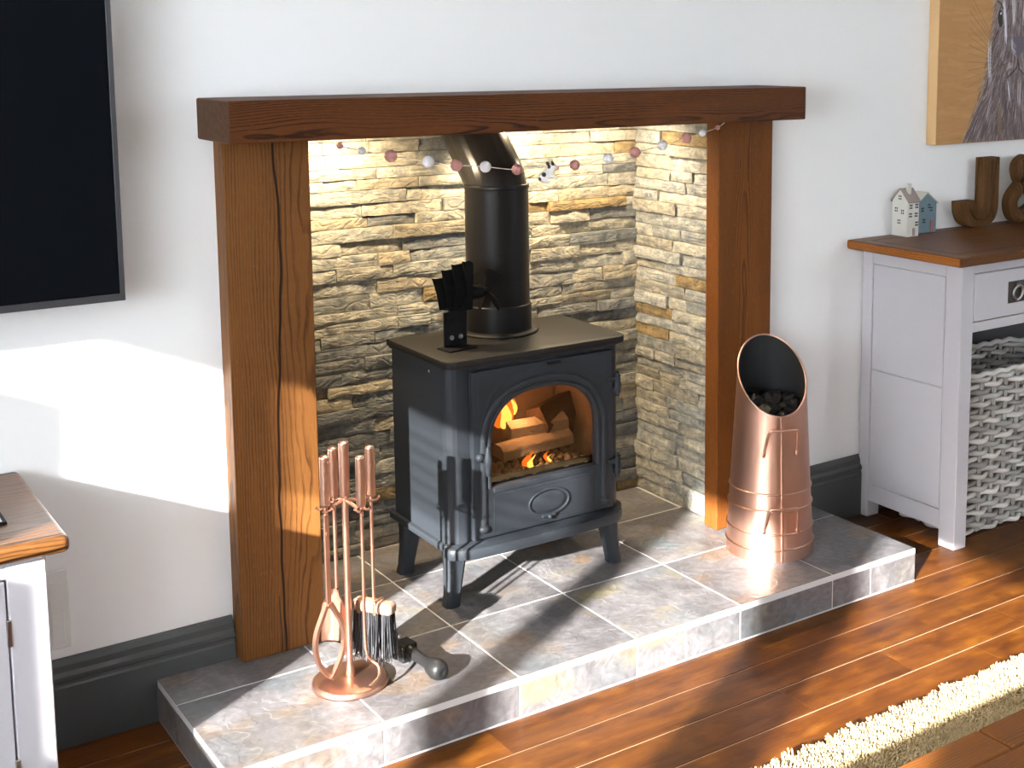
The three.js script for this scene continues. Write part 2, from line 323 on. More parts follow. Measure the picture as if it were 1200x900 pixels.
// ---------- split-faced stones in the recess ----------
function stoneGeo(w, h, d) {                                 // rough front towards +z, base at z = 0
  const nx = Math.max(3, Math.round(w / 0.022)), ny = 3, s = rr(0, 100), front = [], tilt = rr(-0.0022, 0.0022), tv = rr(-0.002, 0.002);
  const pos = [], idx = [];
  for (let j = 0; j <= ny; j++) for (let i = 0; i <= nx; i++) {
    const u = i / nx, v = j / ny, edge = Math.min(u, 1 - u) * w < 0.004 || v === 0 || v === 1;
    const z = d + fbm(u * w * 26 + s, v * h * 40, s, 3) * 0.007 + tilt * (u - 0.5) * 2 + tv * (v - 0.5) * 2 - (edge ? 0.0022 : 0);
    const jx = (i === 0 || i === nx) ? N(v * 2, s) * 0.002 : 0, jy = (j === 0 || j === ny) ? N(u * w * 30, s + 5, j) * 0.0016 : 0;
    pos.push(u * w - w / 2 + jx, v * h - h / 2 + jy, z);
  }
  const W = nx + 1;
  for (let j = 0; j < ny; j++) for (let i = 0; i < nx; i++) { const a = j * W + i; idx.push(a, a + 1, a + W + 1, a, a + W + 1, a + W); }
  // sides back to z = 0
  const ring = []; for (let i = 0; i <= nx; i++) ring.push(i); for (let j = 1; j <= ny; j++) ring.push(j * W + nx); for (let i = nx - 1; i >= 0; i--) ring.push(ny * W + i); for (let j = ny - 1; j > 0; j--) ring.push(j * W);
  const b0 = pos.length / 3; for (const k of ring) pos.push(pos[k * 3], pos[k * 3 + 1], 0);
  for (let i = 0; i < ring.length; i++) { const n = (i + 1) % ring.length; idx.push(ring[i], b0 + i, b0 + n, ring[i], b0 + n, ring[n]); }
  let g = new THREE.BufferGeometry(); g.setAttribute('position', new THREE.Float32BufferAttribute(pos, 3)); g.setIndex(idx);
  g = toCreasedNormals(g, 0.55);
  return uvBox(g, 'x', [rr(0, 2), rr(0, 2)]);
}
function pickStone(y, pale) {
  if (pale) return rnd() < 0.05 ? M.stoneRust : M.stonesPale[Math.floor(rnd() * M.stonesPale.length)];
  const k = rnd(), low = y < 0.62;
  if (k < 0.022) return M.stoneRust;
  if (k < (low ? 0.68 : 0.1)) return M.stonesGreyShade[Math.floor(rnd() * 3)];  // mostly dark greys low down: recess shade put into the stone colour
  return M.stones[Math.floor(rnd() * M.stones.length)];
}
function stoneWall(parent, x0, x1, place, base, avg) {
  let y = H + 0.001;
  while (y < RY - 0.012) {
    const h = Math.min(rr(0.025, 0.037), RY - y); let x = x0;
    while (x < x1 - 0.01) {
      let w = rr(avg[0], avg[1]); if (x1 - x - w < 0.05) w = x1 - x;
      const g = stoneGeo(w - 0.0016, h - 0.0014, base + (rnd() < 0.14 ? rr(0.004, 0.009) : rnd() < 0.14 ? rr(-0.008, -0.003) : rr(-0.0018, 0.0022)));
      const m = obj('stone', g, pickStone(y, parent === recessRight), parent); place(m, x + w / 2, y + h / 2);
      x += w;
    }
    y += h;
  }
}
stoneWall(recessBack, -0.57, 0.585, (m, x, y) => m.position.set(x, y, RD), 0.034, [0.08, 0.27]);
stoneWall(recessRight, -0.345, -0.004, (m, s, y) => { m.position.set(RX - 0.012, y, s); m.rotation.y = -Math.PI / 2; }, 0.019, [0.07, 0.22]);

// ---------- hearth of slate tiles ----------
{
  const t = thing('hearth', 'raised slate tiled hearth with pale grout lines under the stove', 'hearth', [0, 0, 0.2]);
  const L = (g) => g.translate(0, 0, -0.2);
  obj('hearth_base', L(bx(-0.829, 0.858, 0, H - 0.0012, 0.001, 0.4225)), M.grout, t);
  obj('recess_base', L(bx(-0.57, 0.585, 0, H - 0.0012, RD + 0.005, 0.0008)), M.grout, t);
  const xs = [-0.8307, -0.5445, -0.2595, 0.0205, 0.3, 0.58, 0.8596], zs = [-0.42, -0.14, 0.14, 0.4235], G = 0.0018;
  const slab = (w, d, h, top) => { // riven tile: gently uneven top with eased arrises
    const g = new RoundedBoxGeometry(w, h, d, 1, 0.0018), p = g.attributes.position; return g.index ? g.toNonIndexed() : g;
  };
  const tops = [[1, 3, 0, 3, 1, 3], [3, 1, 3, 4, 2, 3], [3, 0, 3, 1, 0, 0]];
  for (let k = 0; k < 3; k++) for (let i = 0; i < 6; i++) {
    let x0 = xs[i], x1 = xs[i + 1], z0 = zs[k], z1 = zs[k + 1];
    if (k === 0) { z0 = RD + 0.03; }
    if (k < 2 && (i === 0 || i === 5)) { if (k === 0) continue; z0 = 0.001; }
    if (k === 0 && (i === 0 || i === 5)) continue;
    if (k < 2 && i === 4) x1 = k === 0 ? 0.57 : 0.58;
    const m = M.slate[tops[k][i]];
    const g = slab(x1 - x0 - 2 * G, z1 - z0 - 2 * G, 0.012); g.translate((x0 + x1) / 2, H - 0.006, (z0 + z1) / 2 - 0.2);
    obj('tile', uvBox(g, 'x', [rr(0, 3), rr(0, 3)]), m, t);
  }
  const fx = [-0.8307, -0.5445, -0.2595, 0.0205, 0.148, 0.3, 0.58, 0.705, 0.8596], fm = [3, 0, 1, 1, 2, 3, 4, 2];
  for (let i = 0; i < fx.length - 1; i++) obj('edge_tile', bx(fx[i] + G * 0.7, fx[i + 1] - G * 0.7, 0.004, H - 0.0145, 0.4115 - 0.2, 0.4233 - 0.2, 0.0015, 'x', [rr(0, 3), rr(0, 3)]), M.slate[fm[i]], t);
  const fz = [0.002, 0.14, 0.4110]; for (let i = 0; i < 2; i++) { obj('edge_tile', bx(-0.8307, -0.82, 0.004, H - 0.0145, fz[i] + G - 0.2, fz[i + 1] - G - 0.2, 0.0015, 'z', [rr(0, 3), rr(0, 3)]), M.slate[3], t); obj('edge_tile', bx(0.849, 0.8596, 0.004, H - 0.0145, fz[i] + G - 0.2, fz[i + 1] - G - 0.2, 0.0015, 'z', [rr(0, 3), rr(0, 3)]), M.slate[2], t); }
}

// ---------- oak surround: two posts and a beam ----------
{
  const b = obj('mantel_beam', bx(-0.7, 0.7, 0, 0.0779, 0.0005, 0.18, 0.003, 'x', [0.8, 0.16]), M.beam); b.position.set(0, 1.1223, 0);
  for (const [x0, x1] of [[-0.7006, -0.6999], [0.6999, 0.7006]]) obj('end_grain', bx(x0, x1, 0.0025, 0.0754, 0.003, 0.1775, 0, 'y', [rr(0, 1), 0.1]), M.endGrain, b);
  tag(b, 'dark oak mantel beam laid across the two oak posts', 'mantel');
  const l = obj('oak_post', bx(-0.0855, 0.0855, 0, 1.0371, 0.0005, 0.051, 0.003, 'y', [0.2, 0.21]), M.postL); l.position.set(-0.5868, H, 0);
  tag(l, 'upright oak post with a long dark crack, behind the copper fire tools', 'post', null);
  const r = obj('oak_post', bx(-0.0863, 0.0863, 0, 1.0371, 0.0005, 0.051, 0.003, 'y', [0.2, 0.2]), M.postR); r.position.set(0.624, H, 0);
  tag(r, 'upright oak post behind the copper coal hod', 'post', null);
}
// two warm downlights in the top of the recess, behind the beam; a third added to brighten the right stones
for (const [x, z, I, where] of [[-0.32, -0.2, 0.8, 'left of the flue pipe'], [0.15, -0.215, 0.75, 'just right of the flue pipe'], [0.43, -0.2, 0.3, 'near the right stone wall, added to brighten the stones']]) {
  const t = thing('downlight', 'small round warm downlight under the recess top ' + where, 'light', [x, RY, z]);
  obj('bezel', lathe([[0.021, 0], [0.03, -0.001], [0.03, -0.005], [0.022, -0.006], [0.021, 0]], 24).translate(0, -0.0005, 0), M.steel, t);
  obj('lamp_lens', new THREE.CylinderGeometry(0.0205, 0.0205, 0.003, 24).translate(0, -0.0025, 0), std({ color: 0xfff2d8, emissive: new THREE.Color(1, 0.72, 0.38), emissiveIntensity: 3 }), t);
  const s = new THREE.SpotLight(new THREE.Color(1, x > 0.3 ? 0.84 : 0.78, x > 0.3 ? 0.62 : 0.5), I * 2.4, 0, 1.48, 0.6, 2); s.name = 'downlight_beam'; s.position.set(0, -0.012, 0); s.target.position.set(0, -1, -0.12); s.castShadow = true; s.shadow.radius = 1; t.add(s, s.target);
}

// ---------- wood-burning stove ----------
{
  const SX = 0.0015, SZ = -0.06;
  const t = thing('wood_stove', 'black cast iron wood burning stove with an arched glass door, standing on the hearth', 'stove', [SX, H, SZ]);
  const L = (g) => g.translate(-SX, -H, -SZ);
  // body: sides and back as one bent shell, rounded at the front corners
  const s = new THREE.Shape(), f = 0.075, bk = -0.19, xl = -0.224, xr = 0.228, rc = 0.032, w = 0.012;   // shape y stands for -z
  s.moveTo(-0.168, -f); s.lineTo(xl + rc, -f); s.absarc(xl + rc, -f + rc, rc, -Math.PI / 2, -Math.PI, true); s.lineTo(xl, -bk); s.lineTo(xr, -bk); s.lineTo(xr, -f + rc);
  s.absarc(xr - rc, -f + rc, rc, 0, -Math.PI / 2, true); s.lineTo(0.19, -f); s.lineTo(0.19, -f + w); s.lineTo(xr - rc, -f + w + 0.004); s.lineTo(xr - w, -f + rc + 0.01); s.lineTo(xr - w, -bk - w); s.lineTo(xl + w, -bk - w); s.lineTo(xl + w, -f + rc + 0.01); s.lineTo(xl + rc, -f + w + 0.004); s.lineTo(-0.168, -f + w); s.closePath();
  const shell = (y0, y1) => extrude(s, y1 - y0, 0, 10).rotateX(-Math.PI / 2).translate(0, y0, 0);
  const body = obj('body', [L(toCreasedNormals(shell(0.228, 0.62), 0.6)), L(bx(-0.17, 0.192, 0.609, 0.62, 0.063, 0.0752)), L(bx(-0.17, 0.192, 0.226, 0.2325, 0.063, 0.0752)), L(bx(-0.21, 0.214, 0.228, 0.236, -0.18, 0.06)), L(bx(-0.21, 0.214, 0.61, 0.62, -0.18, 0.06))], M.iron, t);
  obj('bolt', [L(sph(-0.2245, 0.6, -0.005, 0.0035, 0.5, 1, 1, 8, 6))], M.steel, body);
  // top plate: overhanging, rounded at the front
  const pl = (x0, x1, z0, z1, r) => { const q = new THREE.Shape(); q.moveTo(x0, -z0); q.lineTo(x1, -z0); q.lineTo(x1, -z1 + r); q.absarc(x1 - r, -z1 + r, r, 0, -Math.PI / 2, true); q.lineTo(x0 + r, -z1); q.absarc(x0 + r, -z1 + r, r, -Math.PI / 2, -Math.PI, true); q.closePath(); return q; };
  obj('top_plate', L(toCreasedNormals(extrude(pl(-0.232, 0.2365, -0.2, 0.094, 0.03), 0.011, 0.0025, 10).rotateX(-Math.PI / 2).translate(0, 0.6235, 0), 0.6)), M.ironTop, t);
  obj('top_trim', L(toCreasedNormals(extrude(pl(-0.228, 0.2325, -0.196, 0.084, 0.032), 0.006, 0.0012, 10).rotateX(-Math.PI / 2).translate(0, 0.6172, 0), 0.6)), M.iron, t);
  obj('base_plate', L(toCreasedNormals(extrude(pl(-0.234, 0.238, -0.2, 0.084, 0.034), 0.010, 0.003, 10).rotateX(-Math.PI / 2).translate(0, 0.2165, 0), 0.6)), M.iron, t);
  // door: plate with an arched opening
  const CX = 0.0105, HW = 0.137, arch = (hw, yb, ys, yt, n = 28) => { const a = [[-hw, yb]]; for (let i = 0; i <= n; i++) { const q = Math.PI * (1 - i / n), c = Math.cos(q), si = Math.sin(q); a.push([Math.sign(c) * Math.pow(Math.abs(c), 0.82) * hw, ys + Math.pow(si, 0.86) * (yt - ys)]); } a.push([hw, yb]); return a.map(([x, y]) => [x + CX, y]); };
  const dx0 = -0.172, dx1 = 0.1935, door = poly([[dx0, 0.234], [dx1, 0.234], [dx1, 0.607], [dx0, 0.607]]);
  const hole = new THREE.Path(); arch(HW, 0.345, 0.437, 0.549).forEach(([x, y], i) => (i ? hole.lineTo(x, y) : hole.moveTo(x, y))); hole.closePath(); door.holes.push(hole);
  const d = obj('door', L(toCreasedNormals(extrude(door, 0.014, 0.003).translate(0, 0, 0.0735), 0.5)), M.iron, t);
  obj('glass', L(extrude(poly(arch(HW + 0.006, 0.34, 0.437, 0.555)), 0.003).translate(0, 0, 0.0705)), phys({ color: new THREE.Color(0.72, 0.6, 0.5), transmission: 1, thickness: 0, roughness: 0.04, ior: 1.5 }), d);
  const at = (a, z) => a.map(([x, y]) => V(x, y, z));
  obj('arch_moulding', [L(tube(at(arch(HW + 0.006, 0.345, 0.437, 0.555), 0.088), 0.0055, 90, 8, false, 0.0))], M.iron, d);
  obj('arch_moulding', [L(tube(at(arch(HW + 0.021, 0.262, 0.432, 0.57), 0.0875), 0.0085, 90, 10, false, 0.0)), L(sph(CX - HW - 0.021, 0.256, 0.088, 0.0135, 1, 0.75, 0.9)), L(sph(CX + HW + 0.021, 0.256, 0.088, 0.0135, 1, 0.75, 0.9))], M.iron, d);
  const frame = (x0, x1, y0, y1, z, r) => L(tube([[x0, y0, z], [x1, y0, z], [x1, y1, z], [x0, y1, z]].map((p) => V(...p)), r, 80, 6, true, 0.0));
  // raised spandrel lines over the arch
  for (const sgn of [-1, 1]) obj('spandrel_moulding', L(tube([[CX + sgn * 0.165, 0.486, 0.089], [CX + sgn * 0.165, 0.596, 0.089], [CX + sgn * 0.03, 0.596, 0.089], [CX + sgn * 0.085, 0.589, 0.089], [CX + sgn * 0.135, 0.552, 0.089], [CX + sgn * 0.165, 0.486, 0.089]].map((p) => V(...p)), 0.0022, 60, 6, false, 0.15)), M.iron, d);
  // lower panel with the oval air control
  obj('lower_panel', [L(bx(CX - 0.134, CX + 0.134, 0.3315, 0.343, 0.086, 0.0925, 0.003)), frame(CX - 0.132, CX + 0.132, 0.243, 0.3255, 0.0885, 0.0028), frame(CX - 0.122, CX + 0.122, 0.253, 0.3155, 0.088, 0.0016)], M.iron, d);
  const oval = (a, b, z, r) => { const p = []; for (let i = 0; i < 32; i++) p.push(V(CX + 0.0065 + Math.cos(i / 16 * Math.PI) * a, 0.285 + Math.sin(i / 16 * Math.PI) * b, z)); return L(tube(p, r, 64, 6, true)); };
  obj('air_control', [oval(0.052, 0.0295, 0.093, 0.0032), L(new THREE.SphereGeometry(1, 28, 12).scale(0.046, 0.0245, 0.006).translate(CX + 0.0065, 0.285, 0.0905)), L(bx(CX - 0.014, CX + 0.022, 0.2505, 0.2585, 0.088, 0.098, 0.002)), L(sph(CX + 0.004, 0.2525, 0.1, 0.005))], M.iron, d);
  for (const sgn of [-1, 1]) { const p = []; for (let i = -4; i <= 4; i++) p.push(V(CX + 0.0065 + sgn * (0.071 + 0.006 * Math.cos(i * 0.35)), 0.285 + i * 0.006, 0.089)); obj('bracket_moulding', L(tube(p, 0.002, 16, 6)), M.iron, d); }
  obj('door_handle', [L(lathe([[0, -0.034], [0.0045, -0.03], [0.005, -0.022], [0.0085, -0.008], [0.009, 0.004], [0.0065, 0.018], [0.0055, 0.026], [0.003, 0.034], [0, 0.036]], 16).translate(-0.148, 0.412, 0.112)), L(cyl(V(-0.148, 0.414, 0.086), V(-0.148, 0.414, 0.113), 0.008, 0.006, 14)), L(sph(-0.16, 0.42, 0.097, 0.01))], M.iron, d);
  for (const y of [0.528, 0.335]) obj('hinge', [L(cyl(V(0.204, y - 0.021, 0.092), V(0.204, y + 0.021, 0.092), 0.0085, 0.0085, 14)), L(sph(0.204, y + 0.023, 0.092, 0.006)), L(cyl(V(0.204, y - 0.03, 0.092), V(0.204, y - 0.02, 0.092), 0.005, 0.006, 10)), L(bx(0.178, 0.206, y + 0.002, y + 0.016, 0.082, 0.096, 0.004)), L(bx(0.2, 0.216, y - 0.014, y, 0.07, 0.094, 0.003))], M.iron, t);
  obj('latch', [L(bx(0.016, 0.05, 0.598, 0.605, 0.088, 0.0965, 0.002)), L(sph(0.022, 0.601, 0.0965, 0.003))], M.black, t);
  // curved ash lip in front of the door
  { const q = new THREE.Shape(); q.moveTo(-0.236, -0.068); q.lineTo(0.222, -0.068); q.lineTo(0.222, -0.085); q.quadraticCurveTo(0.21, -0.112, 0.165, -0.118); q.quadraticCurveTo(-0.005, -0.132, -0.175, -0.118); q.quadraticCurveTo(-0.225, -0.11, -0.236, -0.085); q.closePath();
    obj('ash_lip', L(toCreasedNormals(extrude(q, 0.014, 0.006, 14).rotateX(-Math.PI / 2).translate(0, 0.2085, 0), 0.7)), M.iron, t); }
  // four splayed legs
  for (const [sx, sz, x, z] of [[-1, 1, -0.196, 0.046], [1, 1, 0.203, 0.046], [-1, -1, -0.196, -0.168], [1, -1, 0.203, -0.168]]) {
    const rings = [[0.217, 0.024, 0], [0.2, 0.025, 0.001], [0.19, 0.0225, 0.003], [0.15, 0.019, 0.007], [0.105, 0.0165, 0.013], [0.096, 0.017, 0.015], [H + 0.0002, 0.0175, 0.016]].map(([y, hw, off]) => {
      const r = []; for (const [a, b] of [[-1, -0.55], [-0.55, -1], [0.55, -1], [1, -0.55], [1, 0.55], [0.55, 1], [-0.55, 1], [-1, 0.55]]) r.push([x + sx * off + a * hw, y, z + sz * off * 0.4 + b * hw]); return r; });
    obj('leg', L(loft(rings.reverse())), M.iron, t);
  }
  obj('flue_collar', [L(lathe([[0.05, 0], [0.092, 0], [0.094, 0.003], [0.09, 0.007], [0.08, 0.008], [0.05, 0.008]], 48).translate(0.0174, 0.637, -0.1245))], M.ironTop, t);
  // firebox lining boards
  const board = std({ color: new THREE.Color(0.3, 0.235, 0.18), roughness: 0.95, bumpMap: stoneT.bump, bumpScale: 0.002 });
  obj('lining_board', L(bx(-0.15, 0.17, 0.32, 0.6, -0.15, -0.13)), board, t); obj('lining_board', L(bx(-0.175, -0.155, 0.32, 0.6, -0.15, 0.05)), board, t); obj('lining_board', L(bx(0.178, 0.198, 0.32, 0.6, -0.15, 0.05)), board, t); obj('lining_board', L(bx(-0.15, 0.17, 0.585, 0.6, -0.13, 0.05)), board, t);
  obj('grate', L(bx(-0.175, 0.198, 0.3, 0.335, -0.15, 0.058)), M.black, t);
  obj('log_guard', [L(bx(-0.15, 0.17, 0.345, 0.357, 0.052, 0.058, 0.002)), L(bx(-0.15, -0.14, 0.33, 0.357, 0.052, 0.058)), L(bx(0.16, 0.17, 0.33, 0.357, 0.052, 0.058))], M.black, t);
}
// the fire: ash, logs and flames inside the stove
{
  const barkM = std({ color: new THREE.Color(0.09, 0.06, 0.045), roughness: 0.95, bumpMap: stoneT.bump, bumpScale: 0.006 }), splitM = std({ color: new THREE.Color(0.42, 0.40, 0.36), roughness: 0.9, bumpMap: stoneT.bump, bumpScale: 0.003 }), charM = std({ color: new THREE.Color(0.03, 0.025, 0.022), roughness: 0.9, bumpMap: stoneT.bump, bumpScale: 0.008 });
  const a = []; for (let i = 0; i < 420; i++) { const r = rr(0.003, 0.008); a.push(new THREE.IcosahedronGeometry(r, 0).translate(rr(-0.15, 0.165), rr(0, 0.012), rr(-0.09, 0.105))); }
  const ash = obj('ash_bed', a, std({ color: new THREE.Color(0.36, 0.3, 0.22), roughness: 1 })); ash.position.set(0.0, 0.338, -0.06); ash.userData.kind = 'stuff';
  tag(ash, 'bed of pale ash and embers behind the stove glass', 'ash');
  const log = (label, len, p, ry, rx, m, sec) => { const g0 = (s) => sec.map(([y, z]) => [s, y * (1 + 0.06 * N(s * 20, y * 40)), z]); const rings = []; for (let i = 0; i <= 8; i++) rings.push(g0((i / 8 - 0.5) * len)); const t = thing('firewood_log', label, 'log', p, ry, 'logs in the stove'); t.rotation.x = rx; delete t.userData.group;
    obj('log_body', loft(rings), m, t); return t; };
  const wedge = [[-0.02, -0.024], [-0.02, 0.024], [0.004, 0.027], [0.02, 0.004], [0.012, -0.02]], half = [[-0.016, -0.028], [-0.016, 0.028], [0.004, 0.024], [0.014, 0.008], [0.014, -0.01], [0.004, -0.024]];
  log('pale split log lying across the front of the fire, lowest of the logs', 0.2, [0.035, 0.395, -0.005], 0.1, 0.1, splitM, half);
  log('short pale split log resting on top of the front log', 0.15, [0.06, 0.424, -0.035], -0.06, -0.15, splitM, wedge);
  log('charred log at the back of the firebox under the flames', 0.27, [0.01, 0.362, -0.08], 0.05, 0.4, charM, half.map(([y, z]) => [y * 1.4, z]));
  log('dark upright split log leaning on the right of the firebox', 0.13, [0.12, 0.425, -0.06], 0.4, 0.2, barkM, wedge.map(([y, z]) => [y * 2.6, z * 1.4]));
  const flame = (label, x, y, z, h, w, seedk) => {
    const t = thing('flame', label, 'flame', [x, y, z]);
    for (const [k, sc, col, I] of [[0, 1, [1, 0.24, 0.02], 1.5], [1, 0.55, [1, 0.62, 0.14], 3.0]]) {
      const rings = []; for (let i = 0; i <= 12; i++) { const v = i / 12, r = w * sc * (Math.sin(Math.PI * Math.pow(v, 0.55)) * 0.55 + 0.5 * (1 - v)) * (1 - 0.2 * v) + 0.0004; const ring = []; for (let j = 0; j < 10; j++) { const q = j / 10 * 2 * Math.PI; ring.push([Math.cos(q) * r * (1 + 0.3 * N(v * 4, j, seedk)) + 0.012 * Math.sin(v * 4 + seedk) * v, v * h * (k ? 0.8 : 1), Math.sin(q) * r * 0.5 + (k ? 0.012 : 0)]); } rings.push(ring); }
      obj(k ? 'flame_core' : 'flame_body', loft(rings), std({ color: 0x000000, emissive: new THREE.Color(...col), emissiveIntensity: I, roughness: 1 }), t);
    }
    return t;
  };
  const big = flame('tall yellow flame rising behind the upper logs on the left of the firebox', -0.012, 0.425, -0.06, 0.105, 0.03, 1);
  flame('small flame licking beside the tall one', 0.025, 0.445, -0.085, 0.06, 0.014, 7);
  flame('low orange flame under the front log', 0.006, 0.35, 0.022, 0.036, 0.015, 4);
  flame('thin flame low at the back on the right', 0.06, 0.352, 0.018, 0.022, 0.008, 9);
  const p = new THREE.PointLight(new THREE.Color(1, 0.55, 0.24), 0.045, 0, 2); p.name = 'firelight'; p.position.set(0.02, 0.05, 0.045); p.castShadow = true; p.shadow.radius = 1.2; big.add(p);
}
// flue pipe
{
  const fx = 0.0174, fz = -0.1245, t = thing('flue_pipe', 'black stove pipe bending back under the beam, above the stove', 'pipe', [fx, 0.645, fz]);
  obj('pipe_sleeve', lathe([[0.072, 0], [0.0775, 0], [0.0775, 0.056], [0.0765, 0.059], [0.073, 0.0605], [0.071, 0.06]], 56), M.flue, t);
  obj('pipe', lathe([[0.071, 0.058], [0.0735, 0.058], [0.0735, 0.327], [0.0755, 0.329], [0.0755, 0.337], [0.0725, 0.339], [0.07, 0.337]], 56), M.flue, t);
  // mitred bend leaning towards the wall
  const rings = []; for (const [y, z, lean] of [[0.33, 0, 0], [0.345, -0.006, 0.4], [0.36, -0.018, 0.75], [0.46, -0.118, 0.75], [0.5, -0.158, 0.75]]) { const r = []; for (let i = 0; i < 56; i++) { const a = i / 56 * 2 * Math.PI; r.push([Math.cos(a) * 0.0712, y + Math.sin(a) * -0.0712 * -Math.sin(lean) * 1, z + Math.sin(a) * 0.0712 * Math.cos(lean)]); } rings.push(r); }
  const bend = obj('bend', loft(rings, false), phys({ color: new THREE.Color(0.014, 0.012, 0.011), roughness: 0.28, specularIntensity: 0.7 }), t);
  for (const x of [-0.028, 0.03]) obj('screw', sph(x, 0.436, -0.04, 0.004), M.steel, bend);
}
M.matt = phys({ color: new THREE.Color(0.006, 0.006, 0.006), roughness: 1, specularIntensity: 0.05 });
// heat-powered stove fan on the left of the top plate
{
  const t = thing('stove_fan', 'small black heat powered fan standing on the left of the stove top', 'fan', [-0.14, 0.6373, -0.012], 0.12);
  obj('base_plate', bx(-0.045, 0.028, 0.0002, 0.003, -0.03, 0.02, 0.001), M.black, t);
  const up = obj('stand', [bx(-0.03, 0.03, 0.0025, 0.085, -0.026, -0.022, 0.001), bx(-0.026, 0.026, 0.06, 0.09, -0.03, -0.014, 0.002)], M.black, t);
  for (const x of [-0.012, 0.012]) obj('bolt', cyl(V(x, 0.022, -0.022), V(x, 0.022, -0.018), 0.0055, 0.005, 12), M.steel, up);
  obj('terminal', [bx(-0.036, -0.018, 0.082, 0.086, -0.024, -0.014, 0.001)], M.steel, t);
  // cooling fins spread like a hand
  [[-0.052, 0.158, -0.03], [-0.036, 0.176, -0.022], [-0.018, 0.188, -0.014], [0.002, 0.194, -0.006]].forEach(([x, y, b], i) => {
    const q = poly([[b - 0.004, 0.085], [0.02 + i * 0.002, 0.085], [0.028, 0.12], [0.03, y - 0.006], [0.02, y], [x + 0.01, y - 0.002], [x, y], [x + 0.012, 0.12]]);
    obj('fin', extrude(q, 0.003, 0.0006).translate(0, 0, -0.034 + i * 0.0125), M.matt, t);
  });
  obj('motor', [cyl(V(0.02, 0.118, -0.012), V(0.062, 0.118, -0.012), 0.015, 0.015, 20), cyl(V(0.06, 0.118, -0.012), V(0.078, 0.118, -0.012), 0.004, 0.004, 12)], M.black, t);
  const hub = obj('hub', cyl(V(0.072, 0.118, -0.012), V(0.084, 0.118, -0.012), 0.009, 0.008, 16), M.black, t);
  for (let k = 0; k < 4; k++) {
    const q = new THREE.Shape(); q.moveTo(-0.005, 0.006); q.quadraticCurveTo(-0.026, 0.03, -0.018, 0.052); q.quadraticCurveTo(0, 0.062, 0.018, 0.05); q.quadraticCurveTo(0.014, 0.026, 0.005, 0.006); q.closePath();
    const g = extrude(q, 0.0012).rotateY(0.45).rotateX(0).rotateZ(k * Math.PI / 2 + 0.6).rotateY(Math.PI / 2).translate(0.078, 0.118, -0.012);
    obj('blade', g, M.matt, hub);
  }
}

